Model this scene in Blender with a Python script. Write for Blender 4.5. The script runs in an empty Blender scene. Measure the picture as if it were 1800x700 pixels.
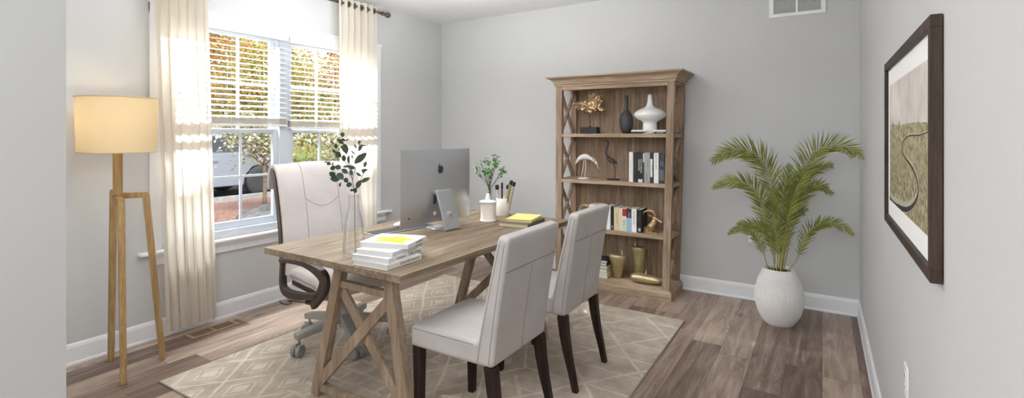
import bpy, math, random
from mathutils import Vector, Matrix, noise
PI = math.pi; rad = math.radians
sc = bpy.context.scene
COL = sc.collection

# ------------------------------------------------------------------ measured camera
FPX, CX, HY, HC = 880.0, 900.0, 234.0, 1.42          # focal length, centre column, horizon row, eye height
ANG = math.atan2(545, FPX)
FW = (-math.sin(ANG), math.cos(ANG)); RT = (math.cos(ANG), math.sin(ANG))
def ray(px, py):
    l = (px-CX)/FPX
    return Vector((FW[0]+RT[0]*l, FW[1]+RT[1]*l, (HY-py)/FPX))
def PZ(px, py, z=0.0):
    v = ray(px, py); t = (z-HC)/v.z; return Vector((v.x*t, v.y*t, z))
def PX_(px, py, x):
    v = ray(px, py); t = x/v.x; return Vector((x, v.y*t, HC+v.z*t))
def PY_(px, py, y):
    v = ray(px, py); t = y/v.y; return Vector((v.x*t, y, HC+v.z*t))
def PT(px, py, t):
    v = ray(px, py); return Vector((v.x*t, v.y*t, HC+v.z*t))

XL, XR, YB, ZC = -3.91, 0.247, 4.70, 2.74

# ------------------------------------------------------------------ materials
def lin(c):
    o = []
    for v in c[:3]:
        v = v/255.0
        o.append(v/12.92 if v <= 0.04045 else ((v+0.055)/1.055)**2.4)
    return (*o, 1.0)
class NT:
    def __init__(s, name):
        s.m = bpy.data.materials.new(name); s.m.use_nodes = True
        s.t = s.m.node_tree; s.b = s.t.nodes['Principled BSDF']; s.out = s.t.nodes['Material Output']
    def n(s, typ, **kw):
        nd = s.t.nodes.new(typ)
        for k, v in kw.items():
            if k.startswith('i_'):
                key = k[2:]; key = int(key) if key.isdigit() else key.replace('_', ' ')
                nd.inputs[key].default_value = v
            else: setattr(nd, k, v)
        return nd
    def l(s, a, b): s.t.links.new(a, b)
    def math(s, op, a, b=None, c=None, clamp=False):
        nd = s.t.nodes.new('ShaderNodeMath'); nd.operation = op; nd.use_clamp = clamp
        for i, v in enumerate((a, b, c)):
            if v is None: continue
            if isinstance(v, (int, float)): nd.inputs[i].default_value = v
            else: s.l(v, nd.inputs[i])
        return nd.outputs[0]
    def mix(s, f, a, b, mode='MIX'):
        nd = s.t.nodes.new('ShaderNodeMix'); nd.data_type = 'RGBA'; nd.blend_type = mode
        for k, v in ((0, f), (6, a), (7, b)):
            if isinstance(v, (int, float)): nd.inputs[k].default_value = v
            elif isinstance(v, tuple): nd.inputs[k].default_value = v
            else: s.l(v, nd.inputs[k])
        return nd.outputs[2]
    def ramp(s, f, stops):
        nd = s.t.nodes.new('ShaderNodeValToRGB'); e = nd.color_ramp.elements
        while len(e) < len(stops): e.new(0.5)
        for k, (p, c) in enumerate(stops): e[k].position = p; e[k].color = c
        s.l(f, nd.inputs[0]); return nd.outputs[0]
    def coord(s, scale=(1, 1, 1), rot=(0, 0, 0), which='Object'):
        tc = s.n('ShaderNodeTexCoord'); mp = s.n('ShaderNodeMapping')
        mp.inputs['Scale'].default_value = scale; mp.inputs['Rotation'].default_value = rot
        s.l(tc.outputs[which], mp.inputs[0]); return mp.outputs[0]
    def noise(s, vec, scale, detail=3, rough=0.5, dist=0.0):
        nd = s.n('ShaderNodeTexNoise'); nd.inputs['Scale'].default_value = scale
        nd.inputs['Detail'].default_value = detail; nd.inputs['Roughness'].default_value = rough
        nd.inputs['Distortion'].default_value = dist
        s.l(vec, nd.inputs['Vector']); return nd.outputs[0]
    def bump(s, h, strength, dist=0.01):
        nd = s.n('ShaderNodeBump'); nd.inputs['Strength'].default_value = strength; nd.inputs['Distance'].default_value = dist
        s.l(h, nd.inputs['Height']); s.l(nd.outputs[0], s.b.inputs['Normal'])
    def base(s, c):
        if isinstance(c, tuple): s.b.inputs['Base Color'].default_value = c
        else: s.l(c, s.b.inputs['Base Color'])
    def set(s, rough=0.5, metal=0.0, spec=0.5, **kw):
        s.b.inputs['Roughness'].default_value = rough; s.b.inputs['Metallic'].default_value = metal
        s.b.inputs['Specular IOR Level'].default_value = spec
        for k, v in kw.items(): s.b.inputs[k.replace('_', ' ')].default_value = v
        return s.m
def plain(name, c, rough=0.5, metal=0.0, var=0.06, nscale=40, bump=0.0, spec=0.5, **kw):
    s = NT(name); v = s.coord(); n = s.noise(v, nscale, 3)
    a = lin(c); lo = tuple(x*(1-var) for x in a[:3])+(1,); hi = tuple(min(1, x*(1+var)) for x in a[:3])+(1,)
    s.base(s.ramp(n, [(0.3, lo), (0.7, hi)]))
    if bump: s.bump(n, bump, 0.004)
    return s.set(rough, metal, spec, **kw)
def wood(name, c1, c2, axis='Y', rough=0.5, k=1.0, c3=None):
    s = NT(name); st = {'X': (1.2, 22, 22), 'Y': (22, 1.2, 22), 'Z': (22, 22, 1.2)}[axis]
    v = s.coord(tuple(x*k for x in st))
    n1 = s.noise(v, 1.6, 6, 0.6, 0.4); n2 = s.noise(v, 7, 4, 0.6)
    st2 = {'X': (0.8, 5, 5), 'Y': (5, 0.8, 5), 'Z': (5, 5, 0.8)}[axis]
    v2 = s.coord(st2); n3 = s.noise(v2, 2.0, 3, 0.5, 1.0)
    mixv = s.math('ADD', s.math('MULTIPLY', n1, 0.6), s.math('MULTIPLY', n3, 0.4))
    c = s.ramp(mixv, [(0.36, lin(c2)), (0.5, lin(c3 or tuple((a+b)/2 for a, b in zip(c1, c2)))), (0.62, lin(c1))])
    fine = s.ramp(n2, [(0.38, (0.72, 0.68, 0.64, 1)), (0.56, (1.0, 1.0, 1.0, 1))])
    s.base(s.mix(0.8, c, fine, 'MULTIPLY')); s.bump(n1, 0.12, 0.003)
    return s.set(rough, spec=0.18)

M = {}
M['wall'] = plain('wall_paint_grey', (204, 205, 205), 0.85, var=0.012, nscale=3, spec=0.2)
M['ceiling'] = plain('ceiling_paint_white', (232, 232, 233), 0.9, var=0.01, nscale=3, spec=0.2)
M['trim'] = plain('trim_white', (236, 238, 242), 0.45, var=0.01)
M['vinyl'] = plain('window_vinyl_white', (210, 217, 226), 0.4, var=0.01)
M['blind'] = plain('blind_slat_white', (238, 237, 235), 0.5, var=0.01)
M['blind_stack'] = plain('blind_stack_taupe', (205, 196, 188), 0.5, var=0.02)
M['white_plastic'] = plain('white_plastic', (238, 238, 236), 0.35, var=0.01)
M['dark_gap'] = plain('vent_shadow_grey', (70, 74, 82), 0.8)

def floor_mat():
    s = NT('floor_planks'); W, L = 0.19, 1.25
    tc = s.n('ShaderNodeTexCoord'); sp = s.n('ShaderNodeSeparateXYZ'); s.l(tc.outputs['Object'], sp.inputs[0])
    x, y = sp.outputs[0], sp.outputs[1]
    u = s.math('DIVIDE', x, W); row = s.math('FLOOR', u)
    wn = s.n('ShaderNodeTexWhiteNoise', noise_dimensions='1D'); s.l(row, wn.inputs['W'])
    v = s.math('ADD', s.math('DIVIDE', y, L), s.math('MULTIPLY', wn.outputs['Value'], 7.3)); cel = s.math('FLOOR', v)
    cb = s.n('ShaderNodeCombineXYZ'); s.l(row, cb.inputs[0]); s.l(cel, cb.inputs[1])
    w2 = s.n('ShaderNodeTexWhiteNoise', noise_dimensions='3D'); s.l(cb.outputs[0], w2.inputs['Vector'])
    r = w2.outputs['Value']
    # plank-offset coordinates
    off = s.n('ShaderNodeCombineXYZ'); s.l(s.math('MULTIPLY', r, 37.0), off.inputs[0]); s.l(s.math('MULTIPLY', r, 91.0), off.inputs[1])
    ad = s.n('ShaderNodeVectorMath', operation='ADD'); s.l(tc.outputs['Object'], ad.inputs[0]); s.l(off.outputs[0], ad.inputs[1])
    def mp(sc_):
        m_ = s.n('ShaderNodeMapping'); m_.inputs['Scale'].default_value = sc_; s.l(ad.outputs[0], m_.inputs[0]); return m_.outputs[0]
    g1 = s.noise(mp((9, 0.9, 9)), 2.2, 6, 0.62, 0.8)
    g2 = s.noise(mp((60, 3, 60)), 2.0, 4, 0.6)
    # cathedral figure: contours of a stretched noise field
    f = s.noise(mp((5.5, 0.8, 5)), 1.5, 1, 0.4, 0.2)
    ring = s.math('SINE', s.math('MULTIPLY', f, 150.0))
    ring = s.math('MULTIPLY', s.math('ADD', ring, 1.0), 0.5)
    msk = s.ramp(s.noise(mp((2.4, 0.8, 1)), 1.1, 2), [(0.50, (0, 0, 0, 1)), (0.62, (1, 1, 1, 1))])
    tone = s.math('ADD', s.math('MULTIPLY', g1, 0.7), s.math('MULTIPLY', r, 0.36))
    c = s.ramp(tone, [(0.30, lin((98, 80, 71))), (0.46, lin((130, 110, 98))), (0.60, lin((164, 144, 130))), (0.80, lin((196, 178, 162)))])
    c = s.mix(s.math('MULTIPLY', s.math('MULTIPLY', ring, msk), 0.38), c, lin((84, 68, 60)))
    c = s.mix(0.5, c, s.ramp(g2, [(0.35, (0.74, 0.72, 0.71, 1)), (0.6, (1, 1, 1, 1))]), 'MULTIPLY')
    # knots
    vo = s.n('ShaderNodeTexVoronoi', feature='F1'); vo.inputs['Scale'].default_value = 1.0
    s.l(mp((5.0, 2.0, 0)), vo.inputs['Vector'])
    kd = s.ramp(vo.outputs['Distance'], [(0.03, (1, 1, 1, 1)), (0.16, (0, 0, 0, 1))])
    ksel = s.math('GREATER_THAN', s.n('ShaderNodeSeparateColor').outputs[0], 0.0)
    sepc = s.n('ShaderNodeSeparateColor'); s.l(vo.outputs['Color'], sepc.inputs[0])
    ksel = s.math('GREATER_THAN', sepc.outputs[0], 0.55)
    c = s.mix(s.math('MULTIPLY', s.math('MULTIPLY', kd, ksel), 0.8), c, lin((58, 45, 40)))
    fu = s.math('FRACT', u); fv = s.math('FRACT', v)
    e1 = s.math('LESS_THAN', s.math('MINIMUM', fu, s.math('SUBTRACT', 1.0, fu)), 0.008)
    e2 = s.math('LESS_THAN', s.math('MINIMUM', fv, s.math('SUBTRACT', 1.0, fv)), 0.0013)
    e = s.math('MAXIMUM', e1, e2)
    c = s.mix(s.math('MULTIPLY', e, 0.7), c, lin((60, 50, 46)))
    s.base(c)
    s.bump(s.math('SUBTRACT', g2, s.math('MULTIPLY', e, 2.0)), 0.15, 0.002)
    return s.set(0.42, spec=0.45)
M['floor'] = floor_mat()

def rug_mat():
    s = NT('rug_wool'); tc = s.n('ShaderNodeTexCoord')
    nz = s.n('ShaderNodeTexNoise'); nz.inputs['Scale'].default_value = 5.0; s.l(tc.outputs['Object'], nz.inputs['Vector'])
    ds = s.n('ShaderNodeVectorMath', operation='SCALE'); ds.inputs['Scale'].default_value = 0.045
    s.l(nz.outputs['Color'], ds.inputs[0])
    ad = s.n('ShaderNodeVectorMath', operation='ADD'); s.l(tc.outputs['Object'], ad.inputs[0]); s.l(ds.outputs[0], ad.inputs[1])
    sp = s.n('ShaderNodeSeparateXYZ'); s.l(ad.outputs[0], sp.inputs[0]); x, y = sp.outputs[0], sp.outputs[1]
    def tri(v):           # distance to nearest integer
        f = s.math('FRACT', v); return s.math('MINIMUM', f, s.math('SUBTRACT', 1.0, f))
    def lattice(px_, py_, w):
        a = s.math('ADD', s.math('DIVIDE', x, px_), s.math('DIVIDE', y, py_))
        b = s.math('SUBTRACT', s.math('DIVIDE', x, px_), s.math('DIVIDE', y, py_))
        la, lb = tri(a), tri(b)
        return s.math('LESS_THAN', s.math('MINIMUM', la, lb), w), s.math('GREATER_THAN', s.math('MINIMUM', la, lb), 0.36), s.math('MINIMUM', la, lb)
    l1, c1, m1 = lattice(0.33, 0.42, 0.035)
    inner = s.math('MULTIPLY', s.math('GREATER_THAN', m1, 0.25), s.math('LESS_THAN', m1, 0.29))
    z1 = s.math('MAXIMUM', l1, s.math('MAXIMUM', inner, c1))
    # honeycomb zone: distance to cell border of a hexagonal-ish lattice
    vo = s.n('ShaderNodeTexVoronoi', feature='DISTANCE_TO_EDGE'); vo.inputs['Scale'].default_value = 1.0; vo.inputs['Randomness'].default_value = 0.0
    cb = s.n('ShaderNodeCombineXYZ')
    yy = s.math('DIVIDE', y, 0.115); rowi = s.math('FLOOR', yy)
    xx = s.math('ADD', s.math('DIVIDE', x, 0.15), s.math('MULTIPLY', s.math('MODULO', rowi, 2.0), 0.5))
    fx = tri(xx); fy = tri(yy)
    z2 = s.math('LESS_THAN', s.math('MINIMUM', s.math('MULTIPLY', fx, 1.2), fy), 0.10)
    l3, c3, m3 = lattice(0.46, 0.60, 0.03)
    z3 = s.math('MAXIMUM', l3, s.math('LESS_THAN', tri(s.math('DIVIDE', y, 0.22)), 0.03))
    l4, c4, m4 = lattice(0.27, 0.50, 0.035)
    z4 = s.math('MAXIMUM', l4, c4)
    # bands across the rug
    def band(a, b):
        return s.math('MULTIPLY', s.math('GREATER_THAN', x, a), s.math('LESS_THAN', x, b))
    pat = s.math('MULTIPLY', band(-9, -0.42), z1)
    pat = s.math('ADD', pat, s.math('MULTIPLY', band(-0.42, 0.05), z2))
    pat = s.math('ADD', pat, s.math('MULTIPLY', band(0.05, 0.55), z4))
    pat = s.math('ADD', pat, s.math('MULTIPLY', band(0.55, 9), z3), clamp=True)
    fade = s.ramp(s.noise(tc.outputs['Object'], 3.0, 4), [(0.32, (0.25, 0.25, 0.25, 1)), (0.62, (1, 1, 1, 1))])
    fib = s.noise(s.coord((30, 6, 30)), 9, 4, 0.7)
    mott = s.noise(tc.outputs['Object'], 9, 4, 0.6)
    g = s.ramp(mott, [(0.35, lin((186, 173, 158))), (0.65, lin((210, 198, 184)))])
    c = s.mix(s.math('MULTIPLY', s.math('MULTIPLY', pat, fade), 0.7), g, lin((238, 227, 212)))
    c = s.mix(0.5, c, s.ramp(fib, [(0.3, (0.72, 0.72, 0.72, 1)), (0.65, (1, 1, 1, 1))]), 'MULTIPLY')
    s.base(c); s.bump(s.math('ADD', fib, s.math('MULTIPLY', pat, 0.6)), 0.5, 0.006)
    return s.set(0.95, spec=0.1)
M['rug'] = rug_mat()
M['rug_edge'] = plain('rug_binding', (176, 166, 148), 0.95, var=0.15, nscale=120)

M['desk'] = wood('desk_oak', (164, 148, 127), (116, 100, 82), 'Y', 0.62)
M['desk_leg'] = wood('desk_leg_oak', (180, 161, 140), (144, 123, 103), 'Z', 0.55, 0.8)
M['shelf'] = wood('bookcase_wood_upright', (192, 171, 150), (140, 118, 98), 'Z', 0.6)
M['shelf_h'] = wood('bookcase_wood_level', (196, 176, 154), (152, 130, 110), 'X', 0.6)
M['lamp_wood'] = wood('lamp_oak', (184, 154, 108), (150, 120, 80), 'Z', 0.55, 1.2)
M['frame_wood'] = wood('frame_walnut', (80, 66, 58), (52, 42, 37), 'Z', 0.5)
M['dark_wood'] = wood('espresso_wood', (62, 48, 41), (38, 29, 25), 'Z', 0.4)
M['brown_shell'] = plain('brown_chair_shell', (66, 52, 46), 0.4, var=0.08)

def leather(name, c, var=0.05):
    s = NT(name); v = s.coord()
    n = s.noise(v, 5, 4, 0.6); vo = s.n('ShaderNodeTexVoronoi'); vo.inputs['Scale'].default_value = 260; s.l(v, vo.inputs['Vector'])
    a = lin(c)
    s.base(s.ramp(n, [(0.3, tuple(x*(1-var*1.6) for x in a[:3])+(1,)), (0.65, tuple(min(1, x*(1+var)) for x in a[:3])+(1,))]))
    s.bump(s.math('ADD', s.math('MULTIPLY', vo.outputs[0], 0.25), s.noise(v, 11, 3)), 0.18, 0.01)
    return s.set(0.5, spec=0.4)
M['leather'] = leather('grey_lilac_leather', (192, 187, 184))
M['leather_light'] = leather('pale_lilac_leather', (212, 205, 202))
M['stitch'] = plain('stitching_grey', (142, 134, 132), 0.8)
M['stitch_pale'] = plain('pale_piping', (178, 168, 166), 0.7)
M['alu'] = plain('brushed_aluminium', (196, 197, 200), 0.34, 0.75, var=0.02)
M['alu_dark'] = plain('logo_dark_grey', (62, 63, 66), 0.3, 0.3)
M['grey_metal'] = plain('grey_steel', (166, 164, 159), 0.45, 0.1, var=0.03)
M['caster'] = plain('caster_grey_rubber', (150, 150, 150), 0.45, 0.1)
M['black'] = plain('matte_black', (38, 38, 40), 0.5, var=0.12)
M['black_gloss'] = plain('black_cap', (26, 18, 22), 0.3)
M['charcoal'] = plain('charcoal_ceramic', (58, 58, 60), 0.55, var=0.12)
M['white'] = plain('white_ceramic', (240, 240, 240), 0.25, var=0.01)
M['cream'] = plain('cream_ceramic', (246, 240, 232), 0.35, var=0.01)
M['gold'] = plain('antique_gold', (200, 172, 134), 0.34, 0.8, var=0.35, nscale=26)
M['gold_dark'] = plain('brushed_brass', (196, 180, 140), 0.36, 0.7, var=0.2, nscale=12)
M['bronze'] = plain('aged_bronze_rod', (112, 98, 80), 0.35, 0.7, var=0.25, nscale=12)
M['paper'] = plain('paper_edges', (218, 217, 213), 0.8, var=0.04, nscale=200)
M['soil'] = plain('dark_soil', (62, 48, 34), 0.95, var=0.4, nscale=60, bump=0.6)
M['bronze_reg'] = plain('floor_register_tan', (172, 142, 118), 0.45, 0.2)
M['green_dark'] = plain('eucalyptus_leaf', (52, 70, 44), 0.5, var=0.2, nscale=25)
M['green_fresh'] = plain('fresh_leaf', (84, 134, 66), 0.45, var=0.25, nscale=40)
M['stem'] = plain('stem_brown_green', (98, 96, 66), 0.6, var=0.15)
M['frond'] = plain('palm_leaflet', (132, 140, 58), 0.4, var=0.38, nscale=14)
M['frond_stem'] = plain('palm_stalk', (168, 156, 78), 0.5, var=0.15)
M['cable'] = plain('black_cable', (28, 28, 30), 0.5)

def glass(name, tint=(0.96, 0.98, 0.98), refl=0.10, rough=0.0):
    s = NT(name); t = s.n('ShaderNodeBsdfTransparent'); t.inputs[0].default_value = (*tint, 1)
    g = s.n('ShaderNodeBsdfGlossy'); g.inputs['Roughness'].default_value = rough+0.02
    lw = s.n('ShaderNodeLayerWeight'); lw.inputs['Blend'].default_value = 0.35
    mx = s.n('ShaderNodeMixShader'); f = s.math('MULTIPLY', lw.outputs['Facing'], refl*4, clamp=True)
    s.l(f, mx.inputs[0]); s.l(t.outputs[0], mx.inputs[1]); s.l(g.outputs[0], mx.inputs[2])
    s.l(mx.outputs[0], s.out.inputs[0]); return s.m
M['pane'] = glass('window_glass', (0.97, 0.985, 0.99), 0.04)
M['vase_glass'] = glass('clear_vase_glass', (0.98, 0.984, 0.983), 0.10)
def cloth_translucent(name, c, tr=0.5, em=None):
    s = NT(name); n = s.noise(s.coord((140, 140, 30)), 6, 3)
    a = lin(c); cc = s.ramp(n, [(0.3, tuple(x*0.94 for x in a[:3])+(1,)), (0.7, a)])
    d = s.n('ShaderNodeBsdfDiffuse'); t = s.n('ShaderNodeBsdfTranslucent'); s.l(cc, d.inputs[0]); s.l(cc, t.inputs[0])
    mx = s.n('ShaderNodeMixShader'); mx.inputs[0].default_value = tr
    s.l(d.outputs[0], mx.inputs[1]); s.l(t.outputs[0], mx.inputs[2]); s.l(mx.outputs[0], s.out.inputs[0]); return s.m
M['curtain'] = cloth_translucent('sheer_cream_curtain', (240, 234, 224), 0.55)
M['shade'] = cloth_translucent('linen_lamp_shade', (226, 208, 172), 0.32)
def emit(name, c, st):
    s = NT(name); s.base(lin(c)); s.b.inputs['Emission Color'].default_value = lin(c); s.b.inputs['Emission Strength'].default_value = st; return s.m
M['bulb'] = emit('warm_bulb', (255, 220, 165), 5)

M['knit'] = plain('white_braided_ceramic', (232, 231, 229), 0.6, var=0.02, spec=0.3)

# ------------------------------------------------------------------ mesh builder
class MB:
    def __init__(s): s.v = []; s.f = []; s.mi = []; s.cur = 0
    def add(s, vs, fs):
        o = len(s.v); s.v += [Vector(p) for p in vs]; s.f += [tuple(i+o for i in f) for f in fs]; s.mi += [s.cur]*len(fs); return s
    def mat(s, i): s.cur = i; return s
    def box(s, x0, x1, y0, y1, z0, z1):
        return s.add([(x0,y0,z0),(x1,y0,z0),(x1,y1,z0),(x0,y1,z0),(x0,y0,z1),(x1,y0,z1),(x1,y1,z1),(x0,y1,z1)],
                     [(0,3,2,1),(4,5,6,7),(0,1,5,4),(1,2,6,5),(2,3,7,6),(3,0,4,7)])
    def rbox(s, x0, x1, y0, y1, z0, z1, r=0.01, n=6, k=3):
        """box with rounded edges, subdivided n times between the roundings"""
        c = Vector(((x0+x1)/2, (y0+y1)/2, (z0+z1)/2)); h = Vector(((x1-x0)/2, (y1-y0)/2, (z1-z0)/2))
        r = min(r, h.x*0.98, h.y*0.98, h.z*0.98)
        def line(hh):
            a = [-hh+(r)*(i/k)*0.9999 for i in range(k)]; m_ = [-(hh-r)+(2*(hh-r))*i/n for i in range(n+1)]
            return a+m_+[-q for q in reversed(a)]
        ls = [line(h[i]) for i in range(3)]
        for ax in range(3):
            u, w = (ax+1) % 3, (ax+2) % 3
            for sg in (-1, 1):
                vs = []; U, W = ls[u], ls[w]
                for a in U:
                    for b in W:
                        p = [0, 0, 0]; p[ax] = sg*h[ax]; p[u] = a; p[w] = b; p = Vector(p)
                        q = Vector([max(-(h[i]-r), min(h[i]-r, p[i])) for i in range(3)])
                        d = p-q; d = d.normalized()*r if d.length > 1e-9 else d
                        vs.append(c+q+d)
                fs = []; nw = len(W)
                for i in range(len(U)-1):
                    for j in range(nw-1):
                        a = i*nw+j; f = (a, a+nw, a+nw+1, a+1)
                        fs.append(f if sg > 0 else f[::-1])
                s.add(vs, fs)
        return s
    def bar(s, p, q, w, d, up=(0, 0, 1), w2=None, d2=None):
        """rectangular bar from p to q; w across (side), d along the 'up-ish' axis"""
        p, q = Vector(p), Vector(q); t = (q-p).normalized(); up = Vector(up)
        sd = t.cross(up)
        if sd.length < 1e-5: sd = t.cross(Vector((1, 0, 0)))
        sd.normalize(); u = sd.cross(t).normalized(); w2 = w2 or w; d2 = d2 or d
        vs = [p+sd*a*w/2+u*b*d/2 for a, b in ((-1,-1),(1,-1),(1,1),(-1,1))]+[q+sd*a*w2/2+u*b*d2/2 for a, b in ((-1,-1),(1,-1),(1,1),(-1,1))]
        return s.add(vs, [(0,3,2,1),(4,5,6,7),(0,1,5,4),(1,2,6,5),(2,3,7,6),(3,0,4,7)])
    def prism(s, pts, y0, y1, plane='XZ'):
        """closed polygon in XZ extruded along Y (or XY along Z, YZ along X)"""
        n = len(pts)
        def P(a, b, c): return {'XZ': (a, c, b), 'XY': (a, b, c), 'YZ': (c, a, b)}[plane]
        vs = [P(a, b, y0) for a, b in pts]+[P(a, b, y1) for a, b in pts]
        return s.add(vs, [tuple(range(n)), tuple(range(2*n-1, n-1, -1))]+[(i, (i+1) % n+0, (i+1) % n+n, i+n)[::-1] for i in range(n)])
    def lathe(s, prof, n=32, c=(0, 0, 0), sx=1, sy=1, cap=True):
        vs = []; fs = []; m_ = len(prof); c = Vector(c)
        for i in range(n):
            a = 2*PI*i/n
            for r, z in prof: vs.append(c+Vector((r*sx*math.cos(a), r*sy*math.sin(a), z)))
        for i in range(n):
            j = (i+1) % n
            for k in range(m_-1): fs.append((i*m_+k, j*m_+k, j*m_+k+1, i*m_+k+1))
        s.add(vs, fs)
        if cap and prof[0][0] > 1e-4: s.add([vs[i*m_] for i in range(n)], [tuple(range(n))[::-1]])
        if cap and prof[-1][0] > 1e-4: s.add([vs[i*m_+m_-1] for i in range(n)], [tuple(range(n))])
        return s
    def tube(s, pts, r, n=8, cap=True, flat=1.0, up=None):
        pts = [Vector(p) for p in pts]; rs = r if isinstance(r, (list, tuple)) else [r]*len(pts)
        m_ = len(pts); ref = Vector(up) if up else Vector((0, 0, 1)); vs = []; prev = None
        for i, p in enumerate(pts):
            t = (pts[min(i+1, m_-1)]-pts[max(i-1, 0)]).normalized()
            if prev is None:
                a = t.cross(ref)
                if a.length < 1e-3: a = t.cross(Vector((1, 0.01, 0)))
                a.normalize()
            else:
                a = prev-t*prev.dot(t)
                a = a.normalized() if a.length > 1e-6 else t.orthogonal().normalized()
            prev = a; b = t.cross(a).normalized()
            for k in range(n):
                w = 2*PI*k/n; vs.append(p+(a*math.cos(w)+b*math.sin(w)*flat)*rs[i])
        fs = []
        for i in range(m_-1):
            for k in range(n): fs.append((i*n+k, i*n+(k+1) % n, (i+1)*n+(k+1) % n, (i+1)*n+k))
        if cap: fs += [tuple(range(n))[::-1], tuple((m_-1)*n+k for k in range(n))]
        return s.add(vs, fs)
    def ball(s, c, r, n=12, sc_=(1, 1, 1)):
        prof = [(max(1e-5, math.sin(PI*k/n)), -math.cos(PI*k/n)) for k in range(n+1)]
        vs = []; fs = []; m_ = len(prof); N = 2*n
        for i in range(N):
            a = 2*PI*i/N
            for q, z in prof: vs.append(Vector(c)+Vector((q*math.cos(a)*r*sc_[0], q*math.sin(a)*r*sc_[1], z*r*sc_[2])))
        for i in range(N):
            j = (i+1) % N
            for k in range(m_-1): fs.append((i*m_+k, j*m_+k, j*m_+k+1, i*m_+k+1))
        return s.add(vs, fs)
    def leaf(s, p, d, nrm, L, W, shape=((0,0),(0.3,0.8),(0.55,1),(0.8,0.65),(1,0)), bend=0.0):
        p = Vector(p); d = Vector(d).normalized(); nrm = Vector(nrm); sd = d.cross(nrm)
        if sd.length < 1e-4: sd = d.orthogonal()
        sd.normalize(); nn = sd.cross(d).normalized(); vs = []; fs = []
        for t, w in shape:
            c = p+d*L*t-nn*bend*L*t*t
            vs += [c-sd*W*w/2+nn*W*w*0.15, c, c+sd*W*w/2+nn*W*w*0.15]
        for i in range(len(shape)-1):
            a = i*3; fs += [(a, a+3, a+4, a+1), (a+1, a+4, a+5, a+2)]
        return s.add(vs, fs)
    def warp(s, fn): s.v = [Vector(fn(p)) for p in s.v]; return s
    def build(s, name, mats, parent=None, smooth=False, bevel=0.0, seg=2, merge=False, loc=None, rot=None, solid=0.0, sub=0):
        me = bpy.data.meshes.new(name); me.from_pydata([tuple(v) for v in s.v], [], s.f)
        mats = mats if isinstance(mats, list) else [mats]
        for m_ in mats: me.materials.append(m_)
        if len(mats) > 1: me.polygons.foreach_set('material_index', s.mi)
        if merge or True:
            import bmesh
            bm = bmesh.new(); bm.from_mesh(me)
            if merge: bmesh.ops.remove_doubles(bm, verts=bm.verts, dist=1e-5)
            if smooth is not None: bmesh.ops.recalc_face_normals(bm, faces=bm.faces)
            bm.to_mesh(me); bm.free()
        if smooth: me.shade_smooth()
        o = bpy.data.objects.new(name, me); COL.objects.link(o)
        if parent: o.parent = parent
        if loc is not None: o.location = loc
        if rot is not None: o.rotation_euler = rot
        if sub:
            m_ = o.modifiers.new('sub', 'SUBSURF'); m_.levels = sub; m_.render_levels = sub
        if bevel:
            m_ = o.modifiers.new('bevel', 'BEVEL'); m_.width = bevel; m_.segments = seg; m_.limit_method = 'ANGLE'; m_.angle_limit = rad(40)
            me.shade_smooth(); 
            w = o.modifiers.new('wn', 'WEIGHTED_NORMAL'); w.keep_sharp = True
        if solid:
            m_ = o.modifiers.new('solid', 'SOLIDIFY'); m_.thickness = solid; m_.offset = 0
        return o
def tag(o, label=None, cat=None, group=None, kind=None):
    if label: o['label'] = label
    if cat: o['category'] = cat
    if group: o['group'] = group
    if kind: o['kind'] = kind
    return o
def thing(name, label, cat, loc=(0, 0, 0), rz=0.0, group=None):
    o = bpy.data.objects.new(name, None); COL.objects.link(o); o.location = loc; o.rotation_euler = (0, 0, rz)
    o.empty_display_size = 0.05
    return tag(o, label, cat, group)
def struct(o): o['kind'] = 'structure'; return o
def copy_tree(o, parent=None):
    c = o.copy(); COL.objects.link(c); c.parent = parent
    for ch in [x for x in bpy.data.objects if x.parent == o]: copy_tree(ch, c)
    return c
def catmull(pts, k=6):
    pts = [Vector(p) for p in pts]; P = [pts[0]]+pts+[pts[-1]]; out = []
    for i in range(1, len(P)-2):
        a, b, c, d = P[i-1], P[i], P[i+1], P[i+2]
        for j in range(k):
            t = j/k; out.append(0.5*((2*b)+(-a+c)*t+(2*a-5*b+4*c-d)*t*t+(-a+3*b-3*c+d)*t**3))
    out.append(pts[-1]); return out
def text(body, size, mat, parent, loc, rot, name='lettering', ext=0.0004, sx=1.0, align='CENTER'):
    cu = bpy.data.curves.new(name, 'FONT'); cu.body = body; cu.size = size; cu.extrude = ext; cu.align_x = align; cu.align_y = 'CENTER'
    t = bpy.data.objects.new(name, cu); COL.objects.link(t)
    bpy.context.view_layer.update()
    me = bpy.data.meshes.new_from_object(t.evaluated_get(bpy.context.evaluated_depsgraph_get()))
    bpy.data.objects.remove(t); me.name = name
    me.materials.clear(); me.materials.append(mat)
    o = bpy.data.objects.new(name, me); COL.objects.link(o); o.parent = parent; o.location = loc; o.rotation_euler = rot; o.scale = (sx, 1, 1)
    return o

# ------------------------------------------------------------------ room shell
WT = 0.14
Y0 = -1.7                                             # the adjoining room runs on behind the camera
WIN = (1.66, 3.64, 0.64, 2.26)                        # window opening y0,y1,z0,z1
b = MB().box(XL-WT, 2.2, Y0-0.1, YB+WT, -0.08, 0); struct(b.build('floor', M['floor']))
b = MB().box(XL-WT, 2.2, Y0-0.1, YB+WT, ZC, ZC+0.1); struct(b.build('ceiling', M['ceiling']))
b = MB().box(XL-WT, XL, Y0, WIN[0], 0, ZC).box(XL-WT, XL, WIN[1], YB, 0, ZC).box(XL-WT, XL, WIN[0], WIN[1], 0, WIN[2]).box(XL-WT, XL, WIN[0], WIN[1], WIN[3], ZC)
struct(b.build('wall_left', M['wall']))
struct(MB().box(XL-WT, XR+WT, YB, YB+WT, 0, ZC).build('wall_back', M['wall']))
struct(MB().box(XR, XR+WT, 0.35, YB, 0, ZC).build('wall_right', M['wall']))
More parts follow.
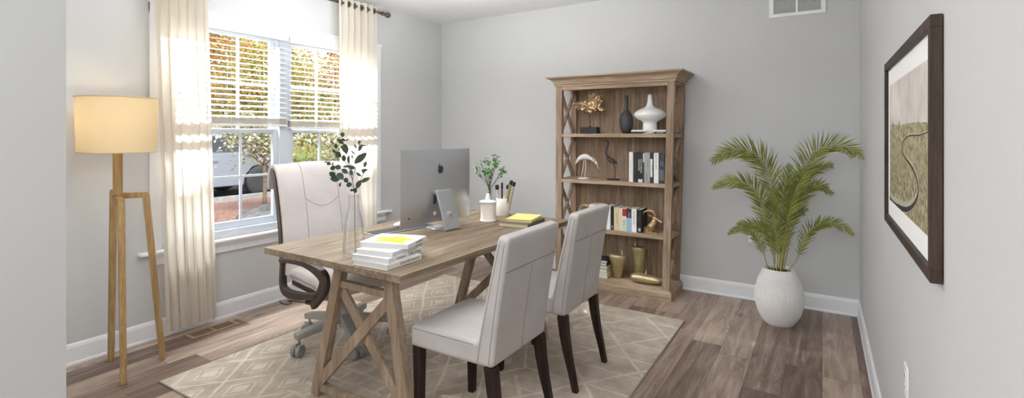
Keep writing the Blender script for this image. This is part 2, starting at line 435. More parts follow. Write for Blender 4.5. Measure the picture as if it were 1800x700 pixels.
# partition beside the opening the room is seen through
FX = -1.683
struct(MB().box(XL, FX, 0.36, 0.50, 0, ZC).build('wall_front', M['wall']))
struct(MB().box(2.06, 2.2, Y0, 0.35, 0, ZC).box(XR+WT, 2.06, 0.35, 0.49, 0, ZC).build('wall_entry', M['wall']))
struct(MB().box(XL-WT, 2.2, Y0-0.1, Y0, 0, ZC).build('wall_rear', M['wall']))
def baseboard(name, p, q, n):
    """profile extruded from p to q on the floor, n = inward normal"""
    p, q, n = Vector(p), Vector(q), Vector(n); prof = [(0, 0), (0.018, 0), (0.018, 0.012), (0.014, 0.02), (0.014, 0.105), (0.009, 0.122), (0.004, 0.13), (0, 0.13)]
    k = len(prof); vs = [p+n*a+Vector((0, 0, z)) for a, z in prof]+[q+n*a+Vector((0, 0, z)) for a, z in prof]
    b = MB().add(vs, [tuple(range(k)), tuple(range(2*k-1, k-1, -1))]+[(i, i+k, (i+1) % k+k, (i+1) % k) for i in range(k)])
    return struct(b.build(name, M['trim']))
baseboard('baseboard_left', (XL, 0.5, 0), (XL, YB, 0), (1, 0, 0))
baseboard('baseboard_back', (XL, YB, 0), (XR, YB, 0), (0, -1, 0))
baseboard('baseboard_right', (XR, 0.35, 0), (XR, YB, 0), (-1, 0, 0))
baseboard('baseboard_front', (XL, 0.36, 0), (FX, 0.36, 0), (0, -1, 0))

# ------------------------------------------------------------------ window
wy0, wy1, wz0, wz1 = WIN
win = bpy.data.objects.new('window_1', None); COL.objects.link(win); win.location = (XL, (wy0+wy1)/2, wz0); struct(win)
def wpart(mb, name, mat, parent=win, **kw):
    mb.warp(lambda p: p-win.location) if parent is win or True else None
    return mb.build(name, mat, parent, **kw)
ymid = 2.635
wpart(MB().box(XL-WT, XL, wy0, wy0+0.03, wz0, wz1).box(XL-WT, XL, wy1-0.03, wy1, wz0, wz1).box(XL-WT, XL, wy0+.03, wy1-.03, wz1-0.03, wz1)
      .box(XL-WT, XL, wy0+.03, wy1-.03, wz0, wz0+0.03).box(XL-WT, XL-0.012, ymid-0.055, ymid+0.055, wz0+.03, wz1-.03), 'jamb', M['vinyl'])
# casing with head, stool and apron
wpart(MB().box(XL, XL+0.018, 1.60, 1.67, 0.60, 2.33).box(XL, XL+0.018, wy1-0.01, 3.70, 0.60, 2.33).box(XL, XL+0.02, 1.60, 3.70, wz1-0.015, 2.33)
      .box(XL, XL+0.028, 1.59, 3.71, 2.315, 2.335), 'casing', M['trim'], bevel=0.003)
wpart(MB().rbox(XL-0.10, XL+0.05, 1.535, 3.84, 0.585, 0.61, 0.01, 2), 'stool', M['trim'], smooth=True)
wpart(MB().box(XL, XL+0.016, 1.61, 3.77, 0.51, 0.585).prism([(XL, 0.585), (XL+0.035, 0.585), (XL+0.014, 0.55), (XL, 0.55)], 1.61, 3.77), 'apron', M['trim'])
def sash(ya, yb, za, zb, x, lower):
    f = MB(); t = 0.038; d0, d1 = x-0.018, x+0.018
    bt = 0.055 if lower else 0.035
    f.box(d0, d1, ya, ya+t, za, zb).box(d0, d1, yb-t, yb, za, zb).box(d0, d1, ya+t, yb-t, za, za+bt).box(d0, d1, ya+t, yb-t, zb-0.035, zb)
    o = wpart(f, 'sash', M['vinyl'], bevel=0.003)
    g = MB(); gw = 0.009
    for k in (1, 2):
        yy = ya+t+(yb-ya-2*t)*k/3; g.box(x-0.008, x+0.008, yy-gw, yy+gw, za+bt, zb-0.035)
    zm = (za+bt+zb-0.035)/2; g.box(x-0.0079, x+0.0079, ya+t, yb-t, zm-gw, zm+gw)
    wpart(g, 'muntin', M['vinyl'], o)
    wpart(MB().box(x-0.002, x+0.002, ya+t, yb-t, za+bt, zb-0.035), 'pane', M['pane'], o)
for ya, yb in ((wy0+0.03, ymid-0.055), (ymid+0.055, wy1-0.03)):
    sash(ya, yb, wz0+0.03, 1.455, XL-0.062, True)
    sash(ya, yb, 1.42, wz1-0.03, XL-0.102, False)

# blinds
def blind(ya, yb, zt, zb, label):
    t = thing('window_blind', label, 'blind', (XL-0.004, (ya+yb)/2, zt), 0, 'white horizontal blinds half drawn in the window')
    L = (yb-ya)/2-0.004
    MB().box(-0.025, 0.028, -L, L, -0.075, 0).box(0.028, 0.036, -L-0.002, L+0.002, -0.08, 0.004).build('headrail', M['blind'], t, bevel=0.002)
    n = 16; z0, z1 = -0.10, (zb+0.075)-zt
    for k in range(n):
        z = z0+(z1-z0)*k/(n-1)
        MB().box(-0.024, 0.024, -L+0.003, L-0.003, -0.0014, 0.0014).warp(lambda p: (p.x, p.y, p.z+z+p.x*-0.26)).build('slat', M['blind'], t)
    st = MB()
    for k in range(9): st.box(-0.026, 0.026, -L+0.002, L-0.002, zb-zt+0.020+k*0.005, zb-zt+0.0235+k*0.005)
    st.build('slat_stack', M['blind_stack'], t)
    MB().rbox(-0.026, 0.026, -L+0.001, L-0.001, zb-zt, zb-zt+0.018, 0.004, 1).build('bottom_rail', M['blind'], t, smooth=True)
    for yy in (-L*0.62, L*0.62, 0.0):
        MB().tube([(0.027, yy, -0.08), (0.027, yy, zb-zt+0.02)], 0.0010, 5).tube([(-0.027, yy, -0.08), (-0.027, yy, zb-zt+0.02)], 0.0010, 5).build('cord', M['blind'], t)
blind(wy0+0.004, ymid+0.002, 2.285, 1.475, 'white slatted blind in the window half nearer the floor lamp')
blind(ymid+0.014, wy1-0.004, 2.275, 1.455, 'white slatted blind in the window half behind the office chair')

# curtain rod
rod = thing('curtain_rod', 'aged bronze curtain rod with turned finial above the window', 'curtain rod', (-3.80, 2.62, 2.635))
MB().tube([(0, -1.05, 0), (0, 1.0, 0)], 0.014, 16).build('pole', M['bronze'], rod, smooth=True)
fin = [(0.0145, 0), (0.017, 0.008), (0.021, 0.012), (0.021, 0.022), (0.015, 0.028), (0.013, 0.045), (0.017, 0.055), (0.026, 0.068), (0.031, 0.085), (0.029, 0.10), (0.018, 0.114), (0.0001, 0.118)]
for sg in (1, -1):
    MB().lathe(fin, 20).warp(lambda p: (p.x, sg*(p.z), p.y)).build('finial', M['bronze'], rod, smooth=True, loc=(0, 1.0 if sg > 0 else -1.05, 0))
    MB().box(-0.108, -0.10, -0.02, 0.02, -0.05, 0.03).tube([(-0.10, 0, 0), (-0.02, 0, 0)], 0.008, 10).lathe([(0.019, -0.011), (0.019, 0.011)], 16).build('bracket', M['bronze'], rod, loc=(0, 0.955 if sg > 0 else -1.0, 0))
def curtain(y0, y1, zb, ztop, waves, dyb, label, ph=0.0):
    t = thing('curtain', label, 'curtain', (-3.80, (y0+y1)/2, zb), 0, 'sheer cream grommet curtains at the window')
    N, K = 150, 26; vs = []; fs = []; yc = (y0+y1)/2; W = y1-y0
    for k in range(K+1):
        q = k/K; z = (ztop-zb)*q
        for i in range(N+1):
            u = i/N; am = 0.026+0.006*math.sin(u*9+1)
            w = math.sin(2*PI*waves*u+ph+0.5*math.sin(3*u+2.2*(1-q)))
            x = am*w*(1 if q > 0.96 else 1-0.15*math.sin(q*5))+0.010*math.sin(2*PI*waves*2.3*u+3*q)*(1-q)
            sq = 1-0.06*math.sin(q*PI)*(u-0.5)
            y = (u-0.5)*W*(1.0)+dyb*(1-q)+0.008*math.sin(2*PI*waves*2*u+ph)
            vs.append((x, y, z))
    for k in range(K):
        for i in range(N):
            a = k*(N+1)+i; fs.append((a, a+1, a+N+2, a+N+1))
    MB().add(vs, fs).build('cloth', M['curtain'], t, smooth=True)
    for j in range(waves):
        u = (j+0.62)/waves
        if 0.02 < u < 0.99:
            ring = [(0.0, 0.024*math.cos(a), 0.024*math.sin(a)) for a in [2*PI*i/20 for i in range(21)]]
            o = MB().tube(ring, 0.0055, 8, cap=False).build('grommet', M['bronze'], t, smooth=True, loc=(0, (u-0.5)*W, 2.635-zb), rot=(0, 0, rad(90)+rad(28)*(1 if j % 2 else -1)))
curtain(1.575, 1.925, 0.055, 2.685, 6, 0.08, 'cream sheer curtain panel hanging behind the floor lamp')
curtain(3.075, 3.545, 0.055, 2.685, 6, 0.02, 'cream sheer curtain panel right of the window above the desk', ph=0.6)

# ------------------------------------------------------------------ outside
def ground_mat(name, c1, c2, sc_, bmp=0.6):
    s = NT(name); n = s.noise(s.coord(), sc_, 5, 0.7); s.base(s.ramp(n, [(0.35, lin(c1)), (0.6, lin(c2))])); s.bump(n, bmp, 0.03); return s.set(0.95, spec=0.1)
M['mulch'] = ground_mat('red_mulch', (104, 78, 70), (170, 136, 124), 22)
M['road'] = ground_mat('asphalt', (70, 70, 74), (100, 100, 104), 14, 0.2)
M['rock'] = ground_mat('grey_rock', (66, 66, 66), (108, 107, 106), 6)
M['curb'] = ground_mat('curb_concrete', (150, 148, 146), (176, 174, 172), 8, 0.1)
M['grass'] = ground_mat('far_lawn', (92, 112, 54), (140, 150, 84), 5)
struct(MB().box(-10.6, XL-WT, -8, 22, -0.25, -0.02).build('mulch_bed', M['mulch']))
struct(MB().box(-10.75, -10.6, -8, 22, -0.25, 0.08).build('curb', M['curb']))
struct(MB().box(-19, -10.75, -8, 30, -0.25, -0.03).build('road', M['road']))
struct(MB().box(-60, -19, -30, 60, -0.25, -0.01).build('lawn', M['grass']))
# boulder
rk = MB().ball((0, 0, 0), 1, 16, (0.34, 0.46, 0.22)).warp(lambda p: p*(1+0.22*noise.noise(p*2.2))+Vector((0, 0, 0.06)))
pb = PZ(446, 400, 0)
tag(rk.build('boulder', M['rock'], loc=(-7.6, 4.75, 0.0), smooth=True), 'grey boulder on the red mulch below the slim tree outside', 'rock')

def leafmat(name, cols):
    s = NT(name); at = s.n('ShaderNodeObjectInfo'); 
    g = s.n('ShaderNodeNewGeometry'); r = g.outputs['Random Per Island']
    n = len(cols); nd = s.t.nodes.new('ShaderNodeValToRGB'); nd.color_ramp.interpolation = 'CONSTANT'; e = nd.color_ramp.elements
    while len(e) < n: e.new(0.5)
    for i, c in enumerate(cols): e[i].position = i/n; e[i].color = lin(c)
    s.l(r, nd.inputs[0])
    d = s.n('ShaderNodeBsdfDiffuse'); t = s.n('ShaderNodeBsdfTranslucent'); s.l(nd.outputs[0], d.inputs[0]); s.l(nd.outputs[0], t.inputs[0])
    mx = s.n('ShaderNodeMixShader'); mx.inputs[0].default_value = 0.35
    s.l(d.outputs[0], mx.inputs[1]); s.l(t.outputs[0], mx.inputs[2]); s.l(mx.outputs[0], s.out.inputs[0]); return s.m
M['lf_autumn'] = leafmat('autumn_foliage', [(222, 168, 96), (232, 196, 120), (222, 120, 92), (206, 190, 104), (236, 140, 96), (140, 152, 80), (226, 112, 100), (226, 180, 92), (110, 122, 64), (244, 224, 176), (188, 184, 96)])
M['lf_yellow'] = leafmat('yellow_green_foliage', [(216, 206, 116), (170, 178, 88), (236, 216, 140), (136, 152, 76), (232, 190, 110), (104, 128, 66), (244, 232, 182), (246, 206, 180), (190, 186, 90)])
M['lf_green'] = leafmat('green_foliage', [(86, 124, 66), (124, 156, 84), (156, 172, 100), (104, 136, 70), (206, 204, 130), (230, 220, 160)])
M['lf_pale'] = leafmat('pale_olive_foliage', [(192, 190, 160), (150, 152, 118), (226, 222, 206), (124, 130, 96), (206, 190, 156), (144, 148, 112), (238, 232, 222)])
M['bark'] = ground_mat('bark', (96, 84, 72), (140, 126, 112), 12)
def tree(x, y, zc, rx, ry, rz, n, ls, leafm, label, trunk_r=0.12, seed=1, name='tree', group=None, cat='tree'):
    rnd = random.Random(seed); t = thing(name, label, cat, (x, y, -0.02), 0, group)
    tr = MB(); tops = []
    lean = rnd.uniform(-0.2, 0.2)
    tr.tube([(0, 0, -0.05), (lean*0.2, 0.02, zc*0.4), (lean*0.4, 0, zc*0.9), (lean*0.4, 0.1, zc+rz*0.5)], [trunk_r, trunk_r*0.8, trunk_r*0.55, trunk_r*0.2], 8)
    for k in range(11):
        a = rnd.uniform(0, 2*PI); z = zc*rnd.uniform(0.55, 1.0)
        e = Vector((math.cos(a)*rx*0.75, math.sin(a)*ry*0.75, z+rz*rnd.uniform(0.0, 0.8)))
        p0 = Vector((lean*0.3, 0, z)); m_ = (p0+e)/2+Vector((0, 0, 0.15))
        tr.tube([p0, m_, e], [trunk_r*0.35, trunk_r*0.22, trunk_r*0.08], 6)
    tr.build('trunk', M['bark'], t, smooth=True)
    lb = MB(); cl = []
    for k in range(26):
        v = Vector((rnd.gauss(0, 1), rnd.gauss(0, 1), rnd.gauss(0, 1))).normalized()*rnd.uniform(0.2, 0.85)
        cl.append(Vector((v.x*rx, v.y*ry, zc+v.z*rz)))
    V = lb.v; F = lb.f
    for i in range(n):
        c = cl[rnd.randrange(26)]; q = Vector((rnd.gauss(0, 0.22)*rx, rnd.gauss(0, 0.22)*ry, rnd.gauss(0, 0.22)*rz))+c
        d = Vector((rnd.uniform(-1, 1), rnd.uniform(-1, 1), rnd.uniform(-1, 0.4))).normalized(); sdv = d.orthogonal().normalized()
        sdv.rotate(Matrix.Rotation(rnd.uniform(0, 6.28), 3, d)); L = ls*rnd.uniform(0.6, 1.3); w = L*0.32; o = len(V)
        V += [q, q+d*L*0.5+sdv*w, q+d*L, q+d*L*0.5-sdv*w]; F.append((o, o+1, o+2, o+3))
    lb.mi = [0]*len(F)
    lb.build('foliage', leafm, t, smooth=None)
TG = 'autumn trees seen through the window'
tree(-14.2, 6.0, 3.5, 1.5, 2.1, 1.8, 19000, 0.095, M['lf_autumn'], 'orange and red autumn tree seen through the window panes nearest the lamp', 0.12, 2, group=TG)
tree(-15.6, 9.7, 3.0, 1.7, 2.1, 2.1, 19000, 0.10, M['lf_yellow'], 'yellow green tree seen between the two window halves beyond the car', 0.13, 3, group=TG)
tree(-13.2, 12.3, 3.3, 1.5, 1.7, 1.7, 14000, 0.10, M['lf_autumn'], 'orange autumn tree seen above the office chair beside the right curtain', 0.12, 4, group=TG)
tree(-19.5, 7.5, 2.9, 1.9, 4.4, 2.6, 16000, 0.15, M['lf_yellow'], 'tall yellow olive tree farthest back across the road', 0.15, 5, group=TG)
tree(-16.6, 15.6, 3.2, 1.8, 2.6, 2.6, 6000, 0.2, M['lf_green'], 'green tree farthest right beyond the window', 0.15, 6, group=TG)
tree(-21.5, 14.2, 2.8, 2.2, 4.4, 2.8, 9000, 0.2, M['lf_yellow'], 'pale yellow tree behind the green one across the road', 0.15, 8, group=TG)
tree(-8.75, 5.45, 1.42, 0.65, 1.0, 0.50, 2600, 0.075, M['lf_pale'], 'slim young tree with pale leaves growing in the mulch by the boulder', 0.045, 7, name='young_tree')
tree(-9.6, 8.6, 1.05, 0.8, 1.5, 0.75, 7000, 0.075, M['lf_pale'], 'pale olive shrub seen over the top of the office chair', 0.05, 9, name='shrub', cat='shrub')

# parked car (long axis along Y)
M['car_paint'] = plain('silver_white_car_paint', (150, 156, 166), 0.3, 0.2, var=0.01)
M['car_glass'] = plain('dark_car_glass', (60, 68, 76), 0.1)
M['tyre'] = plain('tyre_rubber', (66, 66, 68), 0.7)
car = thing('car', 'silver white car parked by the curb outside the window', 'car', (-12.1, 5.45, -0.03))
body = MB(); prof = [(-2.3, 0.32), (-2.34, 0.62), (-2.25, 0.86), (-1.35, 0.98), (1.75, 1.02), (2.2, 0.93), (2.34, 0.72), (2.32, 0.32), (1.86, 0.28), (1.83, 0.48), (1.66, 0.66), (1.45, 0.72), (1.24, 0.66), (1.07, 0.48), (1.04, 0.26), (-1.04, 0.26), (-1.07, 0.48), (-1.24, 0.66), (-1.45, 0.72), (-1.66, 0.66), (-1.83, 0.48), (-1.86, 0.28)]
body.prism(prof, -0.9, 0.9, 'YZ'); body.warp(lambda p: (p.x*(1-0.10*max(0, p.z-0.6)), p.y, p.z))
body.build('body', M['car_paint'], car, bevel=0.03)
cab = MB().prism([(-1.3, 0.98), (-0.55, 1.42), (1.2, 1.45), (1.95, 1.02)], -0.82, 0.82, 'YZ').warp(lambda p: (p.x*(1-0.35*max(0, p.z-0.98)), p.y, p.z)); cab.build('cabin', M['car_paint'], car, bevel=0.02)
for sg in (1, -1):
    for yy in ([(-1.05, 1.03), (-0.5, 1.36), (0.2, 1.38), (0.2, 1.03)], [(0.28, 1.03), (0.28, 1.38), (1.1, 1.39), (1.6, 1.04)]):
        MB().prism(yy, 0.805*sg, 0.83*sg, 'YZ').warp(lambda p: (p.x*(1-0.35*max(0, p.z-0.98)), p.y, p.z)).build('side_window', M['car_glass'], car)
    for yy in (-1.45, 1.45):
        w = MB().lathe([(0.20, -0.11), (0.33, -0.11), (0.35, -0.07), (0.35, 0.07), (0.33, 0.11), (0.20, 0.11)], 28).warp(lambda p: (p.z, p.x, p.y)).build('wheel', M['tyre'], car, smooth=True, loc=(0.79*sg, yy, 0.35))
        rim = MB().lathe([(0.20, -0.09), (0.205, 0.09)], 24)
        for a in range(5):
            an = 2*PI*a/5; rim.bar((0.03*math.cos(an), 0.03*math.sin(an), 0.085), (0.2*math.cos(an), 0.2*math.sin(an), 0.085), 0.05, 0.02)
        rim.warp(lambda p: (p.z*sg, p.x, p.y)).build('rim', M['grey_metal'], w)
MB().box(0.80, 0.88, 2.18, 2.33, 0.66, 0.80).build('tail_light', plain('red_lens', (190, 60, 60), 0.3), car)
MB().box(0.88, 0.915, 0.30, 0.46, 0.84, 0.87).build('door_handle', M['grey_metal'], car)

# ------------------------------------------------------------------ small wall fittings
def outlet(loc, rz, label, z0):
    t = thing('wall_outlet', label, 'outlet', loc, rz)
    MB().rbox(-0.036, 0.036, -0.007, 0, -0.058, 0.058, 0.006, 2).build('cover_plate', M['white_plastic'], t, smooth=True)
    for z in (-0.02, 0.02):
        s_ = MB().prism([(0.017*math.cos(a)*1.0, z+0.0145*math.sin(a)) for a in [2*PI*i/20 for i in range(20)]], -0.0085, -0.006).build('socket', M['white_plastic'], t)
        MB().box(-0.007, -0.005, -0.0089, -0.0084, z-0.004, z+0.005).box(0.005, 0.007, -0.0089, -0.0084, z-0.004, z+0.005).build('slot', M['black'], s_)
outlet((-0.50, YB, 0.545), 0, 'white wall outlet behind the palm fronds on the back wall', 0)
outlet((XR, 2.15, 0.575), -PI/2, 'white wall outlet low on the right wall under the framed picture', 0)
# return-air grille high on the back wall
vt = thing('wall_vent', 'white louvred return air vent high on the back wall', 'vent', ((-0.377+0.027)/2, YB, 2.38))
W2 = 0.202; Hh = 0.26
MB().box(-W2, W2, -0.012, 0, 0, 0.03).box(-W2, W2, -0.012, 0, Hh-0.03, Hh).box(-W2, -W2+0.035, -0.012, 0, 0.03, Hh-0.03).box(W2-0.035, W2, -0.012, 0, 0.03, Hh-0.03).box(-0.008, 0.008, -0.011, 0, 0.03, Hh-0.03).build('grille_frame', M['white_plastic'], vt, bevel=0.002)
MB().box(-W2+0.03, W2-0.03, -0.003, -0.0005, 0.028, Hh-0.028).build('backing', M['dark_gap'], vt)
lv = MB()
for k in range(22):
    z = 0.034+k*0.0092
    for a, c in ((-W2+0.036, -0.0085), (0.0085, W2-0.036)):
        lv.add([(a, -0.010, z), (c, -0.010, z), (c, -0.0035, z+0.006), (a, -0.0035, z+0.006), (a, -0.010, z+0.0012), (c, -0.010, z+0.0012), (c, -0.0035, z+0.0072), (a, -0.0035, z+0.0072)],
               [(0,1,2,3), (7,6,5,4), (0,4,5,1), (1,5,6,2), (2,6,7,3), (3,7,4,0)])
lv.build('louvres', M['white_plastic'], vt)
# floor register
c = (PZ(317, 590)+PZ(345, 596)+PZ(417, 569)+PZ(400, 562))/4
rg = thing('floor_register', 'tan metal floor register below the left curtain panel', 'vent', (-3.742, 1.935, 0.0), 0)
f = MB(); a, bb = 0.065, 0.165
f.box(-a, a, -bb, -bb+0.022, 0, 0.006).box(-a, a, bb-0.022, bb, 0, 0.006).box(-a, -a+0.018, -bb+0.022, bb-0.022, 0, 0.006).box(a-0.018, a, -bb+0.022, bb-0.022, 0, 0.006).box(-a+0.018, a-0.018, -0.007, 0.007, 0, 0.006)
f.build('register_frame', M['bronze_reg'], rg, bevel=0.0015)
MB().box(-a+0.016, a-0.016, -bb+0.02, bb-0.02, 0.0004, 0.001).build('duct_opening', M['black'], rg)
g = MB()
for k in range(19):
    y = -bb+0.03+k*(2*bb-0.06)/18
    if abs(y) > 0.008: g.box(-a+0.018, a-0.018, y-0.0022, y+0.0022, 0.001, 0.005)
g.build('register_bars', M['bronze_reg'], rg)

# ------------------------------------------------------------------ rug
rug = thing('area_rug', 'beige woven rug with cream lattice pattern under the desk and chairs', 'rug', (-2.042, 2.63, 0.0))
MB().rbox(-1.16, 1.16, -1.262, 1.262, 0.0, 0.009, 0.004, 20, 2).build('pile', M['rug'], rug, smooth=True)
e = MB()
for x in (-1.163, 1.163): e.tube([(x, -1.262, 0.0045), (x, 1.262, 0.0045)], 0.0045, 8)
for y in (-1.264, 1.264): e.tube([(-1.163, y, 0.0045), (1.163, y, 0.0045)], 0.0045, 8)
e.build('binding', M['rug_edge'], rug, smooth=True)

# ------------------------------------------------------------------ floor lamp
lc = PT(207, 234, 3.03); LX, LY = lc.x, lc.y
lamp = thing('floor_lamp', 'wooden tripod floor lamp with linen drum shade, lit, beside the curtain', 'floor lamp', (LX, LY, 0))
def LP(p): return Vector((p[0]-LX, p[1]-LY, p[2]))
sh = MB(); R1, R0 = 0.202, 0.193
sh.lathe([(R0, 1.305), (R1, 1.632)], 56).v
sh = MB(); n = 56; vs = []; fs = []
for i in range(n):
    a = 2*PI*i/n; vs += [Vector((R0*math.cos(a), R0*math.sin(a), 1.305)), Vector((R1*math.cos(a), R1*math.sin(a), 1.632))]
for i in range(n): j = (i+1) % n; fs.append((2*i, 2*j, 2*j+1, 2*i+1))
shade = MB().add(vs, fs).build('lamp_shade', M['shade'], lamp, smooth=True)
for r, z in ((R0, 1.305), (R1, 1.632)):
    MB().tube([(r*math.cos(a), r*math.sin(a), z) for a in [2*PI*i/48 for i in range(49)]], 0.0035, 6, cap=False).build('shade_ring', M['shade'], shade, smooth=True)
for k in range(3):
    rim = MB()
    a = 2*PI*k/3+0.4; rim.tube([(0.02*math.cos(a), 0.02*math.sin(a), 1.60), (R1*math.cos(a), R1*math.sin(a), 1.628)], 0.002, 5).build('spider_arm', M['black'], shade, smooth=True)
MB().ball((0, 0, 0), 0.032, 10, (1, 1, 1.25)).warp(lambda p: (p[0], p[1], p[2]+1.47)).build('bulb', M['bulb'], lamp, smooth=True)
MB().lathe([(0.018, 1.36), (0.02, 1.38), (0.02, 1.43), (0.014, 1.435)], 16).build('socket', M['black'], lamp, smooth=True)
MB().bar((0, 0, 1.045), (0, 0, 1.37), 0.036, 0.036, up=(0.55, -0.8, 0)).build('pole', M['lamp_wood'], lamp, bevel=0.002)
feet = [PZ(195, 634), PZ(217, 676), PZ(286, 633)]
tops = []
for ft, px, zt in zip(feet, (193, 209, 250), (1.055, 1.02, 1.04)):
    d = Vector((ft.x-LX, ft.y-LY, 0))
    tp = d*0.62; tp.z = zt
    leg = MB().bar((d.x, d.y, 0), (tp.x, tp.y, zt), 0.030, 0.030, up=(d.x, d.y, 0), w2=0.034, d2=0.034)
    lo = leg.build('leg', M['lamp_wood'], lamp, bevel=0.002)
    MB().bar((0, 0, zt), (tp.x*1.08, tp.y*1.08, zt), 0.034, 0.034).build('arm', M['lamp_wood'], lamp, bevel=0.002)

# ------------------------------------------------------------------ desk
D = 0.79
k_ = (HC-D)/(HC-0.76)
dcx, dcy, dw, dl = -2.182*k_, 2.590*k_, 1.09*k_, 1.79*k_
desk = thing('trestle_desk', 'light oak trestle desk with crossed braces standing on the rug', 'desk', (dcx, dcy, 0.0094), rad(-0.75))
DZ = D-0.0094
MB().box(-dw/2, dw/2, -dl/2, dl/2, DZ-0.034, DZ).build('tabletop', M['desk'], desk, bevel=0.002)
def trestle(yy, xs, name='trestle'):
    xa, xb, xa0, xb0 = xs           # top-left, top-right, bottom-left, bottom-right leg centres
    e = bpy.data.objects.new('trestle', None); COL.objects.link(e); e.parent = desk; e.location = (0, yy, 0)
    zt = DZ-0.034
    m1 = M['desk_leg']
    def at(t, l=True): return (xa+(xa0-xa)*t) if l else (xb+(xb0-xb)*t)
    for l in (True, False):
        MB().bar((at(1, l), 0, 0), (at(0, l), 0, zt), 0.062, 0.045, up=(0, 1, 0)).warp(lambda p: (p.x, p.y, max(0.0, min(zt, p.z)))).build('leg', m1, e, bevel=0.002)
    MB().bar((xa-0.05, 0, zt-0.024), (xb+0.05, 0, zt-0.024), 0.046, 0.046, up=(0, 0, 1)).warp(lambda p: (p.x, p.y+0.03*0, p.z)).build('top_rail', m1, e, bevel=0.002)
    z2 = zt-0.115
    tt = (zt-z2)/zt
    MB().bar((at(tt), 0, z2), (at(tt, False), 0, z2), 0.034, 0.034, up=(0, 1, 0)).build('cross_rail', m1, e, bevel=0.002)
    z3 = 0.052; t3 = (zt-z3)/zt
    MB().bar((at(t3), 0, z3), (at(t3, False), 0, z3), 0.040, 0.036, up=(0, 1, 0)).build('lower_rail', m1, e, bevel=0.002)
    MB().bar((at(0.17), 0.010, zt*0.83), (at(t3, False)-0.01, 0.010, z3+0.02), 0.056, 0.018, up=(0, 1, 0)).build('brace', m1, e, bevel=0.0015)
    MB().bar((at(0.17, False), -0.010, zt*0.83), (at(t3)+0.01, -0.010, z3+0.02), 0.056, 0.018, up=(0, 1, 0)).build('brace', m1, e, bevel=0.0015)
trestle(1.745-dcy, (-2.105-dcx, -1.765-dcx, -2.31-dcx, -1.625-dcx))
trestle(3.02-dcy, (-2.16-dcx, -1.80-dcx, -2.38-dcx, -1.62-dcx))

# ------------------------------------------------------------------ dining chairs
def make_chair(label):
    t = thing('dining_chair', label, 'chair', (0, 0, 0), 0, 'upholstered chairs on the visitor side of the desk')
    hw = 0.24
    # seat block, front towards -x
    s = MB().rbox(-0.255, 0.14, -hw, hw, 0.402, 0.505, 0.022, 10, 4)
    s.warp(lambda p: (p.x, p.y*(1+0.0*p.x), p.z+(0.022*(1-(p.y/hw)**2)*(1-((p.x+0.06)/0.21)**2) if p.z > 0.45 and abs((p.x+0.06)/0.21) < 1 else 0)))
    so = s.build('seat', M['leather'], t, smooth=True, merge=True)
    def rear(z): q = (z-0.402)/(0.965-0.402); return 0.215+0.085*q**1.35+0.004*math.sin(q*PI)
    def frnt(z): q = (z-0.402)/(0.965-0.402); return rear(z)-0.098+0.038*q
    bk = MB().rbox(0, 1, -hw, hw, 0.402, 0.968, 0.026, 12, 4)
    bk = MB().rbox(-0.05, 0.05, -hw, hw, 0.402, 0.968, 0.024, 14, 4)
    def wb(p):
        q = (p.x+0.05)/0.1; return (frnt(p.z)*(1-q)+rear(p.z)*q, p.y*(1+0.01*math.sin((p.z-0.4)*5)), p.z+0.010*(p.z-0.402)/0.56*(1-q))
    bk.warp(wb); bo = bk.build('backrest', M['leather'], t, smooth=True, merge=True)
    e = 0.0006
    def line(pts, nm, par, r=0.0013): MB().tube(pts, r, 5).build(nm, M['stitch'], par)
    line([(rear(z)+e, 0.0, z) for z in [0.42+0.395*i/14 for i in range(15)]], 'back_seam', bo)
    line([(rear(0.822)+e, y, 0.822) for y in (-hw+0.012, 0, hw-0.012)], 'flap_seam', bo, 0.0022)
    for sg in (-1, 1):
        line([(rear(z)+e-0.0015, sg*(hw-0.017), z) for z in [0.42+0.52*i/16 for i in range(17)]], 'edge_stitch', bo)
        line([(rear(z)-0.020, sg*(hw+e*(1 if z < 2 else 1))*(1+0.01*math.sin((z-0.4)*5)), z) for z in [0.42+0.525*i/16 for i in range(17)]], 'edge_stitch', bo)
        line([(frnt(z)+0.018, sg*(hw+e)*(1+0.01*math.sin((z-0.4)*5)), z) for z in [0.42+0.525*i/16 for i in range(17)]], 'side_stitch', bo)
        line([(x, sg*(hw-0.001), 0.4905) for x in [-0.236+0.35*i/8 for i in range(9)]], 'piping', so, 0.0022)
    line([(-0.2545, y, 0.4905) for y in (-hw+0.02, 0, hw-0.02)], 'piping', so, 0.0022)
    for sg in (-1, 1):
        MB().bar((-0.222, sg*0.210, 0), (-0.222, sg*0.210, 0.404), 0.034, 0.034, up=(1, 0, 0), w2=0.046, d2=0.046).build('leg', M['dark_wood'], t, bevel=0.002)
        pts = [(0.268, 0.0, 0.030), (0.247, 0.1, 0.034), (0.222, 0.2, 0.040), (0.204, 0.3, 0.046), (0.192, 0.404, 0.050)]
        l = MB()
        vs = []; fs = []
        for i, (x, z, w) in enumerate(pts):
            vs += [(x-w/2, sg*0.213-w/2, z), (x+w/2, sg*0.213-w/2, z), (x+w/2, sg*0.213+w/2, z), (x-w/2, sg*0.213+w/2, z)]
            if i:
                a = (i-1)*4
                for k in range(4): fs.append((a+k, a+(k+1) % 4, a+4+(k+1) % 4, a+4+k))
        fs += [(3, 2, 1, 0), (16, 17, 18, 19)]
        l.add(vs, fs).build('leg', M['dark_wood'], t, bevel=0.002)
    return t
chA = make_chair('pale grey upholstered dining chair nearest the viewer, dark legs, back to us')
chB = copy_tree(chA); chB['label'] = 'pale grey upholstered dining chair nearer the bookcase, second one back'
chA.location = (-1.403, 2.0, 0.0095); chB.location = (-1.408, 2.71, 0.0095)

